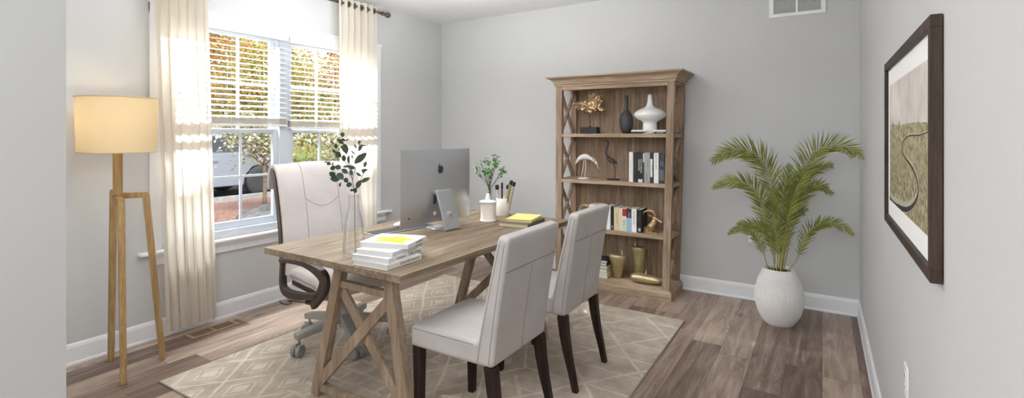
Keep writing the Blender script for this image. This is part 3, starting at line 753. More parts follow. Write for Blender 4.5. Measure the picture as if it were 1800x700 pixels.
# ------------------------------------------------------------------ office chair
oc = thing('office_chair', 'pale leather swivel chair with brown frame behind the desk', 'office chair', (-2.76, 2.29, 0.0095), rad(-12))
sW = 0.27
st = MB().rbox(-0.25, 0.25, -sW, sW, 0.415, 0.505, 0.035, 10, 4).warp(lambda p: (p.x, p.y*(1-0.08*(p.x+0.25)/0.5*0), p.z-(0.05*max(0, (p.x-0.12)/0.13)**2)+(0.012*math.cos(p.y*9) if p.z > 0.46 else 0)))
sto = st.build('seat', M['leather_light'], oc, smooth=True, merge=True)
MB().rbox(-0.26, 0.22, -sW+0.02, sW-0.02, 0.375, 0.418, 0.018, 4, 3).build('seat_pan', M['brown_shell'], oc, smooth=True, merge=True)
# leather cover: front face up, over the top and rolled down behind
frontl = catmull([(-0.225, 0, 0.46), (-0.255, 0, 0.60), (-0.275, 0, 0.75), (-0.315, 0, 0.92), (-0.365, 0, 1.08), (-0.405, 0, 1.16), (-0.465, 0, 1.195), (-0.530, 0, 1.18), (-0.565, 0, 1.12), (-0.572, 0, 1.01)], 5)
def offset(pl, d):
    out = []
    for i, p in enumerate(pl):
        t = (pl[min(i+1, len(pl)-1)]-pl[max(i-1, 0)]).normalized(); nn = Vector((t.z, 0, -t.x)); out.append(p+nn*d)
    return out
inner = offset(frontl, -0.028)
HWb = 0.30
sec = [(p.x, p.z) for p in frontl]+[(p.x, p.z) for p in reversed(inner)]
bk = MB(); NY = 16; m_ = len(sec); vs = []; fs = []
for j in range(NY+1):
    y = -HWb+2*HWb*j/NY; bow = 0.018*(1-(y/HWb)**2)
    for i, (x, z) in enumerate(sec):
        vs.append((x-bow+0.02, y, z+(0.006*math.cos(y*12) if z > 1.1 else 0)))
for j in range(NY):
    for i in range(m_): a = j*m_; b2 = (i+1) % m_; fs.append((a+i, a+b2, a+m_+b2, a+m_+i))
h = len(frontl)
for j in (0, NY):
    for i in range(h-1): a = j*m_; fs.append((a+i, a+i+1, a+m_-2-i, a+m_-1-i))
bko = bk.add(vs, fs).build('backrest', M['leather_light'], oc, smooth=True, bevel=0.008, seg=3)
shl = offset(frontl[:28], -0.031); shl2 = offset(frontl[:28], -0.085)
MB().prism([(p.x+0.012, p.z) for p in shl]+[(p.x+0.012, p.z) for p in reversed(shl2)], -HWb-0.003, HWb+0.003).build('back_shell', M['brown_shell'], oc, bevel=0.004)
def onfront(z, y):
    i = next((i for i in range(1, 25) if frontl[i].z >= z), 24); a_, b_ = frontl[i-1], frontl[i]; p = a_.lerp(b_, (z-a_.z)/(b_.z-a_.z))
    return Vector((p.x-0.018*(1-(y/HWb)**2)+0.02+0.001, y, p.z))
for yy in (-0.125, 0.125):
    MB().tube([Vector((p.x-0.018*(1-(yy/HWb)**2)+0.022, yy, p.z+0.001+(0.006*math.cos(yy*12) if p.z > 1.1 else 0))) for p in frontl[:36]], 0.0022, 6).build('seam', M['stitch_pale'], bko, smooth=True)
MB().tube([(onfront(0.95-0.06*math.cos(PI*y/0.25), y)) for y in [(-0.12+0.24*i/14) for i in range(15)]], 0.0020, 6).build('seam', M['stitch_pale'], bko, smooth=True)
def armpt(cx_, cy_, w_):
    # point of the near armrest measured on the photograph, in the chair's own side plane
    r_ = ray(300+cx_/2.99, 363+cy_/2.99); c0 = oc.location; h_ = rad(-12); d_ = Vector((math.cos(h_), math.sin(h_), 0)); n_ = Vector((-math.sin(h_), math.cos(h_), 0))
    t = ((Vector((c0.x, c0.y, 0))+n_*-0.305).dot(n_))/Vector((r_.x, r_.y, 0)).dot(n_)
    P = Vector((r_.x*t, r_.y*t, HC+r_.z*t))
    return ((Vector((P.x, P.y, 0))-Vector((c0.x, c0.y, 0))).dot(d_), P.z-c0.z, w_*0.0016)
ARM = [[armpt(*q) for q in ((583, 283, 8), (640, 288, 10), (700, 300, 12), (755, 326, 17), (800, 365, 25), (810, 405, 27), (798, 450, 24), (775, 488, 19), (752, 524, 13))],
       [armpt(*q) for q in ((594, 285, 12), (592, 330, 13), (590, 390, 14), (596, 430, 16), (620, 456, 18), (665, 470, 17), (720, 474, 14), (770, 472, 12), (790, 470, 6))]]
for sg in (-1, 1):
    y = sg*0.305
    ar = MB()
    for band in ARM:
        pl = catmull([(p[0], 0, p[1]) for p in band], 5); wl = catmull([(p[2], 0, 0) for p in band], 5); N = len(pl); vs = []; fs = []
        for i in range(N):
            t = (pl[min(i+1, N-1)]-pl[max(i-1, 0)]).normalized(); nn = Vector((t.z, 0, -t.x)); hwid = wl[i].x
            for a, b2 in ((-1, -0.5), (-0.8, -1), (0.8, -1), (1, -0.5), (1, 0.5), (0.8, 1), (-0.8, 1), (-1, 0.5)):
                q = pl[i]+nn*hwid*a; vs.append((q.x*(1 if sg < 0 else 0.8), y+0.019*b2, q.z))
        for i in range(N-1):
            for k in range(8): fs.append((i*8+k, i*8+(k+1) % 8, (i+1)*8+(k+1) % 8, (i+1)*8+k))
        fs += [tuple(range(8))[::-1], tuple((N-1)*8+k for k in range(8))]
        ar.add(vs, fs)
    ar.build('armrest', M['brown_shell'], oc, bevel=0.003)
    MB().bar((0.12, y, 0.355), (0.06, sg*0.16, 0.385), 0.05, 0.02).build('arm_bracket', M['brown_shell'], oc, bevel=0.004)
MB().lathe([(0.034, 0.10), (0.034, 0.24), (0.026, 0.245), (0.024, 0.33), (0.055, 0.36), (0.075, 0.376)], 20).build('gas_lift', M['grey_metal'], oc, smooth=True)
for k in range(5):
    a = rad(-88+72*k); cs = (math.cos(a), math.sin(a))
    MB().bar((cs[0]*0.02, cs[1]*0.02, 0.165), (cs[0]*0.335, cs[1]*0.335, 0.125), 0.068, 0.055, w2=0.056, d2=0.04).build('base_arm', M['grey_metal'], oc, bevel=0.008)
    cc = Vector((cs[0]*0.31, cs[1]*0.31, 0)); ca = a+rad(25)
    cst = bpy.data.objects.new('caster', None); COL.objects.link(cst); cst.parent = oc; cst.location = cc; cst.rotation_euler = (0, 0, ca)
    for sg in (-1, 1):
        MB().lathe([(0.006, -0.011), (0.020, -0.0115), (0.026, -0.014), (0.034, -0.013), (0.038, -0.008), (0.038, 0.008), (0.034, 0.013), (0.026, 0.014), (0.006, 0.011)], 24).warp(lambda p: (p.x+0.014, p.z+sg*0.018, p.y+0.038)).build('wheel', M['caster'], cst, smooth=True)
    MB().tube([(0, 0, 0.06), (0, 0, 0.115)], 0.008, 10).rbox(-0.012, 0.036, -0.004, 0.004, 0.03, 0.085, 0.003, 1).build('fork', M['grey_metal'], cst, smooth=True)
# cable on the floor behind the chair
cb = [PZ(q[0], q[1], 0.004) for q in ((492, 529), (497, 534), (506, 535), (513, 531), (506, 529), (516, 529), (530, 531), (545, 531))]
o = MB().tube([p-cb[0] for p in catmull(cb, 5)], 0.004, 6).build('power_cable', M['cable'], None, smooth=True, loc=cb[0])
tag(o, 'thin black cable lying on the floor behind the office chair', 'cable')

# ------------------------------------------------------------------ bookcase
SX0, SX1, SY0, SY1 = -2.172, -1.078, 4.30, 4.682
def shw(p):      # the case narrows a touch towards the floor
    q = (p[2]-0.9)/0.95; return (p[0]+(0.004+0.022*(p[0]-SX0)/(SX1-SX0))*q, p[1], p[2])
shelf = thing('bookcase', 'tall weathered oak bookcase with crossed sides against the back wall', 'bookcase', ((SX0+SX1)/2, 4.49, 0))
SO = shelf.location.copy()
def sp_(mb, name, mat, par=shelf, **kw):
    mb.warp(shw); mb.warp(lambda p: p-SO); return mb.build(name, mat, par, **kw)
PW = 0.062
SH = [1.414, 0.984, 0.539, 0.088]; TH = 0.032
for x0 in (SX0, SX1-PW):
    sp_(MB().box(x0, x0+PW, SY0, SY0+0.045, 0.075, 1.875), 'front_post', M['shelf'], bevel=0.002)
    sp_(MB().box(x0, x0+PW, SY1-0.05, SY1, 0.075, 1.875), 'rear_post', M['shelf'], bevel=0.002)
sp_(MB().box(SX0+PW, SX1-PW, SY1-0.016, SY1-0.004, 0.075, 1.86), 'back_panel', M['shelf'])
for z in SH[:3]:
    sp_(MB().box(SX0+PW*0.35, SX1-PW*0.35, SY0+0.006, SY1-0.018, z-TH, z), 'shelf_board', M['shelf_h'], bevel=0.002)
sp_(MB().box(SX0+PW*0.35, SX1-PW*0.35, SY0+0.003, SY1-0.018, 0.05, SH[3]), 'bottom_board', M['shelf_h'], bevel=0.002)
sp_(MB().box(SX0+PW, SX1-PW, SY0+0.004, SY0+0.03, 1.826, 1.875), 'top_rail', M['shelf_h'])
sp_(MB().box(SX0+0.01, SX1-0.01, SY0+0.03, SY1-0.004, 1.845, 1.875), 'top_board', M['shelf_h'])
zs = [0.088]+SH[2::-1]+[1.846]
zl = [(0.088, 0.539-TH), (0.539, 0.984-TH), (0.984, 1.414-TH), (1.414, 1.846)]
for x0 in (SX0+0.019, SX1-PW+0.019):
    xm = x0+0.012
    for za, zb in zl:
        for (ya, yb, off) in ((SY0+0.045, SY1-0.05, 0.004), (SY1-0.05, SY0+0.045, -0.004)):
            sp_(MB().bar((xm+off, ya, za+0.01), (xm+off, yb, zb-0.01), 0.022, 0.028, up=(1, 0, 0)).warp(lambda p: (p.x, min(max(p.y, SY0+0.044), SY1-0.049), min(max(p.z, za), zb))), 'side_brace', M['shelf'])
    for z in SH[:3]:
        sp_(MB().box(x0-0.012, x0+0.036, SY0+0.045, SY1-0.05, z-TH-0.0008, z+0.0008), 'side_rail', M['shelf_h'])
# cornice: profile swept around front and both sides
def swept(prof, name):
    xs0, xs1 = SX0, SX1; b_ = MB(); k = len(prof); rings = []
    for cx_, cy_, sx_, sy_ in ((xs0, SY1, -1, 0), (xs0, SY0, -1, -1), (xs1, SY0, 1, -1), (xs1, SY1, 1, 0)):
        rings.append([(cx_+sx_*o_, cy_+sy_*o_, z) for o_, z in prof])
    vs = [p for r in rings for p in r]; fs = []
    for i in range(3):
        for j in range(k-1): a = i*k+j; fs.append((a, a+k, a+k+1, a+1))
    a = k-1; fs.append((a, a+k, a+2*k, a+3*k)); fs.append((0, 3*k, 2*k, k))
    fs.append(tuple(range(k))); fs.append(tuple(3*k+j for j in range(k)))
    return sp_(b_.add(vs, fs), name, M['shelf_h'])
swept([(0.0, 1.862), (0.008, 1.862), (0.008, 1.874), (0.016, 1.880), (0.018, 1.896), (0.026, 1.912), (0.042, 1.926), (0.062, 1.934), (0.064, 1.938), (0.074, 1.940), (0.074, 1.952), (0.0, 1.952)], 'cornice')
swept([(0.0, 0.0), (0.026, 0.0), (0.026, 0.060), (0.022, 0.066), (0.014, 0.070), (0.010, 0.080), (0.0, 0.084)], 'plinth')

# ------------------------------------------------------------------ books
def bmat(c, name='book_cloth'): 
    key = ('bk', c)
    if key not in M: M[key] = plain(name, c, 0.5, var=0.03, nscale=20)
    return M[key]
def upright_book(x0, x1, z0, h, col, label, group, yf=4.345, d=0.185, title=None, tcol=(230, 230, 230), extra=None):
    w = x1-x0-0.0016; t = thing('book', label, 'book', ((x0+x1)/2, yf, z0), 0, group)
    c = 0.0022
    MB().box(-w/2, w/2, 0, 0.003, 0, h).box(-w/2, -w/2+c, 0.003, d, 0, h).box(w/2-c, w/2, 0.003, d, 0, h).build('cover', bmat(col), t, bevel=0.0006)
    MB().box(-w/2+c, w/2-c, 0.0031, d-0.005, 0.003, h-0.003).build('pages', M['paper'], t)
    if title:
        for i, (s_, zc, xo, sz) in enumerate(title):
            text(s_, sz*1.2, bmat(tcol, 'spine_ink'), t, (xo*w, -0.0004, zc*h), (rad(90), rad(90), 0), 'lettering')
    for e_ in (extra or []):
        za, zb, xa, xb, cc = e_
        MB().box(-w/2+xa*w, -w/2+xb*w, -0.0006, 0.0, za*h, zb*h).build('spine_panel', bmat(cc, 'spine_panel'), t)
    return t
def row(bounds, y, z0, items, group, **kw):
    for (a, b_), (h, col, label, ttl, tc, ex) in zip(zip(bounds, bounds[1:]), items):
        upright_book(PY_(a, 300, y).x, PY_(b_, 300, y).x, z0, h, col, label, group, title=ttl, tcol=tc, extra=ex, yf=y, **kw)
z2 = SH[1]+0.0005
row([1105.5, 1113, 1120, 1130, 1132.6, 1142.6, 1149, 1157.6, 1168], 4.345, z2, [
    (0.266, (238, 237, 233), 'white book first on the left of the monochrome row', [('IN PLACE OF HISTORY', 0.5, 0, 0.010)], (190, 180, 150), None),
    (0.264, (40, 40, 42), 'slim black book between the first white one and the wide black one', [('THE RIVER CITIES', 0.5, 0, 0.010)], (90, 90, 90), None),
    (0.262, (34, 33, 34), 'wide black book with pink label at the foot of its spine', [('PHANTOM', 0.58, -0.22, 0.017), ('NOCTURNAL', 0.55, 0.2, 0.017)], (232, 232, 232), [(0.0, 0.11, 0.18, 0.95, (236, 218, 222))]),
    (0.256, (226, 226, 228), 'very thin pale book in the middle of the monochrome row', None, None, [(0.0, 0.7, 0.0, 1.0, (70, 72, 76))]),
    (0.264, (168, 170, 172), 'silver grey book in the middle of the monochrome row', [('THE GARDEN', 0.65, 0.1, 0.010), ('LEONARD', 0.2, -0.1, 0.013)], (80, 80, 84), None),
    (0.262, (42, 42, 44), 'black book with a white panel halfway down its spine', [('ART & LIFE', 0.5, 0.0, 0.010)], (30, 30, 30), [(0.2, 0.8, 0.05, 0.7, (235, 235, 235))]),
    (0.264, (240, 240, 238), 'white book beside the dark photographic one', [('BLACK AND WHITE', 0.7, 0.0, 0.012)], (40, 40, 42), None),
    (0.262, (56, 62, 68), 'dark blue grey book against the right post of the bookcase', [('of', 0.66, 0.1, 0.045)], (120, 126, 132), [(0.1, 0.45, 0.1, 0.9, (96, 106, 114))]),
], 'monochrome books on the second shelf')
z3 = SH[2]+0.0005
row([1035.4, 1042.9, 1050, 1058.2, 1064, 1073.2, 1079, 1088, 1091.3, 1101.2, 1109.8, 1118.9, 1127.4], 4.345, z3, [
    (0.216, (236, 234, 230), 'white book beside the left gold ibex head', [('CONTINUUM', 0.7, 0, 0.012)], (110, 110, 112), None),
    (0.215, (240, 239, 236), 'second white book from the left gold ibex head', [('HARMONY', 0.6, 0, 0.012)], (110, 110, 112), None),
    (0.212, (38, 38, 40), 'black book with white lettering next to the two white ones', [('BLACK', 0.8, 0, 0.020)], (235, 235, 235), None),
    (0.206, (52, 54, 60), 'dark grey book partly hidden behind the chair back', None, None, None),
    (0.215, (236, 234, 236), 'white book rising just behind the chair back corner', None, None, None),
    (0.212, (30, 29, 31), 'black book touching the beige book', None, None, [(0.05, 0.2, 0.3, 0.8, (120, 120, 150))]),
    (0.208, (220, 200, 160), 'beige book with fine brown lettering on the third shelf', [('A NATURAL HISTORY', 0.55, 0.1, 0.009)], (150, 120, 80), None),
    (0.203, (226, 222, 196), 'thin cream book next to the beige one', None, None, None),
    (0.205, (230, 226, 208), 'cream book with a red upper spine panel', [('COLLECTED', 0.4, 0.1, 0.009)], (90, 90, 80), [(0.66, 0.98, 0.28, 1.0, (176, 40, 40)), (0.02, 0.5, 0.28, 0.9, (206, 208, 190))]),
    (0.205, (44, 46, 52), 'dark book with pale blue lower spine', [('TTLE', 0.74, 0, 0.016)], (220, 220, 220), [(0.0, 0.6, 0.0, 1.0, (150, 186, 216))]),
    (0.206, (242, 241, 240), 'white book next to the last black one on the third shelf', [('THE WHITE ROOM', 0.62, 0, 0.012)], (40, 40, 42), None),
    (0.204, (34, 38, 38), 'black book beside the right gold ibex head', [('NOTES', 0.6, 0, 0.012)], (90, 100, 90), [(0.06, 0.2, 0.35, 0.85, (190, 190, 200))]),
], 'books on the third shelf between the ibex heads', d=0.17)
def flat_book(cn, dirx, L, W, z0, h, col, label, group=None, title=None, tcol=(60, 60, 62), cover_art=None, spine='X', tsize=0.012, page=None, base=None):
    """cn: near corner; local +y along spine, local -x away from the spine (spine face at +x)"""
    t = thing('book', label, 'book', (cn.x, cn.y, z0), dirx, group); c = 0.002
    cm = bmat(col)
    MB().box(-W, 0, 0, L, 0, c).box(-W, 0, 0, L, h-c, h).box(-0.003, 0, 0, L, c, h-c).build('cover', cm, t, bevel=0.0006)
    MB().box(-W+0.004, -0.0031, 0.004, L-0.004, c, h-c).build('pages', page or M['paper'], t)
    for (s_, yc, zc, sz, tc) in (title or []):
        text(s_, sz, bmat(tc, 'spine_ink'), t, (0.0004, yc*L, zc*h), (rad(90), 0, rad(90)), 'lettering')
    if cover_art: cover_art(t, L, W, h)
    return t

# stack on the desk
zz = D+0.0006
def near(px, py, z): return PZ(px, py, z)
M['cover_yellow'] = None
def flower(t, L, W, h):
    s = NT('yellow_flower_print'); v = s.coord(); n = s.noise(v, 30, 4, 0.7, 1.0)
    s.base(s.ramp(n, [(0.30, lin((250, 250, 246))), (0.44, lin((250, 226, 60))), (0.55, lin((244, 210, 0))), (0.7, lin((236, 170, 60)))])); mt = s.set(0.4)
    rnd = random.Random(4); pts = []
    for i in range(44):
        a = 2*PI*i/44; r = 1+0.28*math.sin(5*a)+rnd.uniform(-0.18, 0.18); pts.append((-W*0.47+math.cos(a)*W*0.36*r, L*0.42+math.sin(a)*L*0.30*r))
    MB().prism(pts, h, h+0.0004, 'XY').build('cover_print', mt, t)
S1 = PZ(679, 476, zz); 
def dirang(a, b): d = b-a; return math.atan2(d.y, d.x)
def stackbook(near_px, left_px, right_px, z, **kw):
    n_, l_, r_ = PZ(*near_px, z), PZ(*left_px, z), PZ(*right_px, z)
    L = (r_-n_).length; W = (l_-n_).length; ang = dirang(n_, r_)-PI/2
    return flat_book(n_, ang, min(max(L, 0.2), 0.29), min(max(W, 0.18), 0.26), z, **kw)
GS = 'books stacked on the desk'
stackbook((680, 476.5), (628, 463), (741, 456), zz, h=0.0255, col=(238, 236, 234), label='white book with brown streak, bottommost of the stack on the desk', group=GS,
          title=[('D N A RT W A K E', 0.66, 0.5, 0.017, (70, 66, 66))])
stackbook((683, 464.8), (631, 452), (743, 443), zz+0.0262, h=0.0235, col=(238, 238, 238), label='white book with black spine lettering, second from the bottom on the desk', group=GS,
          title=[('OFELAMAZ', 0.76, 0.5, 0.021, (40, 40, 42)), ('the photographs of', 0.36, 0.5, 0.009, (90, 90, 92))])
stackbook((690, 452.5), (641, 441), (747, 430), zz+0.0505, h=0.021, col=(228, 228, 230), label='light grey book, second from the top of the stack on the desk', group=GS,
          title=[('GEORGE', 0.78, 0.5, 0.016, (120, 120, 124))])
stackbook((717, 438.5), (646, 427.5), (750, 422), zz+0.0722, h=0.022, col=(246, 246, 246), label='white book with yellow flower cover, topmost of the stack on the desk', group=GS,
          title=[('BOTANICAL', 0.6, 0.5, 0.014, (110, 110, 112))], cover_art=flower)
# brown streak on the page edges of the lowest book
# notebooks at the far end
M['tan_pages'] = plain('tan_page_block', (206, 194, 164), 0.7, var=0.1, nscale=150)
M['nb_dark'] = (86, 78, 66)
n_, l_, r_ = PZ(928, 402.5, zz), PZ(869, 392, zz), PZ(968, 385, zz)
flat_book(n_, dirang(n_, r_)-PI/2, 0.30, 0.215, zz, 0.027, (104, 96, 82), 'brown bound notebook under the yellow one on the desk', 'notebooks at the far end of the desk', page=M['tan_pages'])
n2, r2 = PZ(934, 392, zz+0.027), PZ(961, 377, zz+0.027)
flat_book(n2, dirang(n2, r2)-PI/2, 0.245, 0.185, zz+0.0276, 0.017, (244, 226, 140), 'yellow notebook lying on top of the brown one', 'notebooks at the far end of the desk', page=M['tan_pages'])

# ------------------------------------------------------------------ computer
kq = k_
ml, mr = Vector((-2.33*kq, 2.38*kq, 0)), Vector((-2.235*kq, 3.0*kq, 0))
mang = math.atan2(mr.y-ml.y, mr.x-ml.x)                # along the screen
mc = (ml+mr)/2; MW = (mr-ml).length; mzb, mzt = 0.833, 1.312
mon = thing('desktop_computer', 'silver all in one desktop computer on a bent metal stand, seen from behind', 'computer', (mc.x, mc.y, zz), mang)
# local x along the screen, local -y towards the viewer (rear), +y screen side
zb_, zt_ = mzb-zz, mzt-zz
hb = MB(); nx, nz = 24, 18; hx, hz = MW/2, (zt_-zb_)/2; zc = (zt_+zb_)/2
vs = []; fs = []
def bulge(u, v): return 0.034*(1-min(1, abs(u))**2.6)*(1-min(1, abs(v))**2.6)
def rr(u, v, r=0.05):  # rounded corner mapping
    return u, v
for j in range(nz+1):
    for i in range(nx+1):
        u, v = -1+2*i/nx, -1+2*j/nz; vs.append((u*hx, -0.006-bulge(u, v), zc+v*hz))
for j in range(nz):
    for i in range(nx): a = j*(nx+1)+i; fs.append((a, a+1, a+nx+2, a+nx+1))
o_ = len(vs); ed = [i for i in range(nx+1)]+[k*(nx+1)+nx for k in range(1, nz+1)]+[nz*(nx+1)+i for i in range(nx-1, -1, -1)]+[k*(nx+1) for k in range(nz-1, 0, -1)]
for i in ed: x, y, z = vs[i]; vs.append((x, 0.0, z))
for k in range(len(ed)): k2 = (k+1) % len(ed); fs.append((ed[k], ed[k2], o_+k2, o_+k))
fs.append(tuple(range(o_, o_+len(ed))))
hbo = hb.add(vs, fs).build('housing', M['alu'], mon, smooth=True)
for p in hbo.data.polygons:
    if len(p.vertices) > 4: p.use_smooth = False
hbo.data.set_sharp_from_angle(angle=rad(40))
MB().box(-hx+0.004, hx-0.004, 0.0002, 0.0025, zc-hz+0.07, zc+hz-0.004).build('screen', plain('black_screen_glass', (16, 16, 18), 0.08), mon)
# bent stand: arm goes from the middle of the back out and down, then the foot runs under the screen
hw_ = 0.066
prof = [(-0.036, 0.245), (-0.050, 0.258), (-0.066, 0.252), (-0.078, 0.228), (-0.150, 0.030), (-0.156, 0.012), (-0.150, 0.0), (0.045, 0.0), (0.045, 0.006), (-0.135, 0.006), (-0.143, 0.012), (-0.070, 0.212), (-0.064, 0.232), (-0.050, 0.236), (-0.036, 0.232)]
xst = 0.005
MB().prism([(a*1.0, b2*1.0) for a, b2 in prof], -hw_, hw_, 'YZ').warp(lambda p: (p.x+xst, p.y, p.z)).build('stand', M['alu'], mon, bevel=0.002)
# prism YZ gives x as extrusion
an = math.atan2(0.198, -0.072)
sl = Vector((0, -0.072, -0.198)).normalized(); nsl = Vector((0, -0.94, 0.342)).normalized()
cm_ = Vector((xst, -0.1245, 0.098))
rg_ = MB().lathe([(0.0001, 0.0035), (0.0235, 0.0035), (0.0255, 0.002), (0.026, 0.0)], 28)
q = Vector((0, 0, 1)).rotation_difference(nsl)
for mbx, nm, mt in ((rg_, 'cable_hole_ring', M['grey_metal']), (MB().lathe([(0.0001, 0.0042), (0.005, 0.0042), (0.005, 0)], 14), 'cable_hole', M['black'])):
    mbx.warp(lambda p: q @ p+cm_+nsl*0.0); mbx.build(nm, mt, mon, smooth=True)
def rearpt(u, v): return Vector((u*hx, -0.0065-bulge(u, v), zc+v*hz))
# logo: rounded fruit with a bite and a leaf
def logo():
    pts = []
    out = [(0, -1.0), (0.28, -1.08), (0.55, -0.95), (0.82, -0.45), (0.86, -0.30), (0.62, -0.10), (0.52, 0.18), (0.60, 0.45), (0.78, 0.62), (0.60, 0.80), (0.34, 0.86), (0.10, 0.78), (0, 0.74), (-0.14, 0.79), (-0.42, 0.86), (-0.74, 0.66), (-0.92, 0.25), (-0.86, -0.30), (-0.62, -0.82), (-0.36, -1.06), (-0.15, -1.05)]
    pl = catmull([(a, b2, 0) for a, b2 in out]+[(0, -1.0, 0)], 4)[:-1]
    return [(p.x, p.y) for p in pl], [(0.0, 0.92), (0.06, 1.16), (0.22, 1.36), (0.40, 1.42), (0.38, 1.20), (0.22, 0.98)]
la, lb_ = logo(); S = 0.026
lg = MB(); lc_ = rearpt(0.0, 0.46)
lg.prism([(-a*S, b2*S) for a, b2 in la], -0.0008, 0.0004).prism([(-a*S, b2*S) for a, b2 in lb_], -0.0008, 0.0004)
slope = math.atan2(rearpt(0, 0.56).y-rearpt(0, 0.36).y, rearpt(0, 0.56).z-rearpt(0, 0.36).z)
lg.build('logo', M['alu_dark'], mon, loc=lc_+Vector((0, -0.0006, 0)), rot=(-slope, 0, 0))
MB().lathe([(0.0001, 0.001), (0.006, 0.001), (0.006, -0.001)], 14).warp(lambda p: (p.x, -p.z, p.y)).build('power_button', M['alu_dark'], mon, loc=rearpt(-0.80, -0.80))
pr_ = MB()
for k in range(6): pr_.box(-0.030+xst, -0.010+xst, -0.0445+k*0, -0.038, 0.150+k*0.009, 0.155+k*0.009)
pr_.warp(lambda p: (p.x-0.035, p.y+0.003, p.z+0.02)).build('ports', M['black'], mon)
MB().lathe([(0.0001, 0.003), (0.012, 0.003), (0.013, 0)], 20).warp(lambda p: (p.x-0.055+xst, -p.z-0.0365, p.y+0.105)).build('power_socket', M['white_plastic'], mon)
# keyboard
kb = thing('keyboard', 'slim keyboard with dark keys lying in front of the computer screen', 'keyboard', (-2.335, 2.385, zz), mang-rad(2))
MB().rbox(-0.225, 0.225, -0.062, 0.062, 0, 0.008, 0.003, 1, 2).build('keyboard_base', M['alu'], kb, smooth=True)
for r in range(5):
    n = 14
    for i in range(n):
        if r == 4 and 4 < i < 9: continue
        MB().box(-0.007, 0.007, -0.0085, 0.0085, 0, 0.0025).build('key', M['charcoal'], kb, loc=(-0.207+i*0.0318+(0.003*r), 0.045-r*0.0225, 0.008), bevel=0.001) if False else None
for r in range(5):
    for i in range(14):
        x = -0.207+i*0.0318
        if r == 0 and i in (5, 6, 7, 8):
            if i > 5: continue
            MB().box(-0.012, 0.108, -0.0092, 0.0092, 0, 0.002).build('key', M['charcoal'], kb, loc=(x, -0.045, 0.008))
        else: MB().box(-0.0136, 0.0136, -0.0092, 0.0092, 0, 0.002).build('key', M['charcoal'], kb, loc=(x, -0.045+r*0.0225, 0.008))
ms = MB().ball((0, 0, 0), 1, 12, (0.029, 0.055, 0.02)).warp(lambda p: (p.x, p.y, max(0, p.z+0.004)))
p_ = PZ(702, 396, zz); tag(ms.build('mouse', M['white'], None, smooth=True, loc=p_, rot=(0, 0, 0.1)), 'white mouse on the desk at the left edge of the computer', 'mouse')

# ------------------------------------------------------------------ glass vase with branch
VP = PZ(622, 450, zz); 
vase = MB(); H_ = 0.315
outp = [(0.050, 0.0), (0.0545, 0.006), (0.055, 0.05), (0.052, 0.12), (0.045, 0.18), (0.034, 0.225), (0.0275, 0.255), (0.0265, 0.285), (0.029, H_)]
inp = [(r-0.003, z) for r, z in reversed(outp[2:])]+[(0.051, 0.025), (0.045, 0.018), (0.0001, 0.016)]
tag(vase.lathe(outp+inp, 40).build('glass_vase', M['vase_glass'], None, smooth=True, loc=VP), 'tall clear glass vase at the near end of the desk', 'vase')
br = thing('leafy_branch', 'dark green leafy branch standing in the tall glass vase', 'branch', VP+Vector((0, 0, 0.0165)))
vd = (VP.x*FW[0]+VP.y*FW[1])
def BP(cx_, cy_, dz=0.0): # crop pixel (560,225, x5.833) to local
    p = PT(560+cx_/5.833, 225+cy_/5.833, vd+dz); return p-br.location
rnd = random.Random(5)
main = [Vector((0.012, 0.0, 0.001)), Vector((0.008, 0, 0.12)), BP(368, 700), BP(345, 520, .005), BP(330, 400, .01), BP(290, 290, .01), BP(250, 160, .02), BP(245, 90, .02)]
stems = [main, [BP(368, 640), BP(350, 540, -.02), BP(372, 440, -.03), BP(395, 330, -.04), BP(410, 230, -.05), BP(425, 140, -.05)],
         [BP(350, 600), BP(300, 560, .02), BP(230, 520, .04), BP(150, 490, .05)], [BP(345, 520), BP(290, 450, .03), BP(200, 410, .05), BP(110, 360, .06), BP(60, 345, .06)],
         [BP(362, 640), BP(400, 590, -.03), BP(450, 490, -.05), BP(470, 430, -.06), BP(480, 350, -.06)], [BP(330, 400, .01), BP(270, 345, .0), BP(200, 260, -.01), BP(150, 160, -.02), BP(115, 135, -.02)]]
sm = MB()
for i, s_ in enumerate(stems): sm.tube(catmull(s_, 4), [0.0021]*1+[0.0016]*(len(catmull(s_, 4))-1), 6)
sm.build('stem', M['stem'], br, smooth=True)
LV = [(245,95,245,45,40),(280,130,235,115,28),(258,165,195,115,42),(275,128,303,120,20),(160,160,115,135,16),(185,210,175,168,36),(290,265,258,165,62),(225,180,290,265,30),(180,250,140,228,30),(230,300,175,250,56),(262,345,258,280,42),(310,365,308,285,36),(355,320,340,275,24),(375,275,332,230,16),(393,215,368,168,18),(412,170,425,125,28),(412,240,445,170,46),(440,185,480,182,14),(370,365,485,260,70),(470,405,485,345,34),(435,440,500,430,30),(460,470,470,420,34),(437,498,388,458,26),(390,620,430,540,50),(430,560,520,515,48),(120,380,88,352,38),(60,350,90,350,12),(145,385,147,350,12),(150,435,140,390,50),(195,430,205,380,54),(300,465,240,425,46),(250,400,320,390,22),(300,400,370,412,40),(345,490,325,430,36),(110,455,170,500,56),(120,520,215,525,60),(255,525,190,470,66),(300,560,268,515,46),(345,575,285,590,50),(215,605,228,565,30),(335,625,350,650,34),(370,665,385,620,50)]
lb2 = MB()
for i, (xa, ya, xb, yb, wd) in enumerate(LV):
    dz = rnd.uniform(-0.03, 0.03); a_, b_ = BP(xa, ya, dz), BP(xb, yb, dz+rnd.uniform(-0.012, 0.012)); L = (b_-a_).length*1.06
    nrm = Vector((rnd.uniform(-0.5, 0.5)-FW[0], rnd.uniform(-0.5, 0.5)-FW[1], rnd.uniform(-0.2, 0.5)))
    lb2.leaf(a_, b_-a_, nrm, L, wd/5.833*vd/FPX*1.05, ((0,0.1),(0.15,0.6),(0.35,0.95),(0.6,1),(0.85,0.6),(1,0.05)), 0.08)
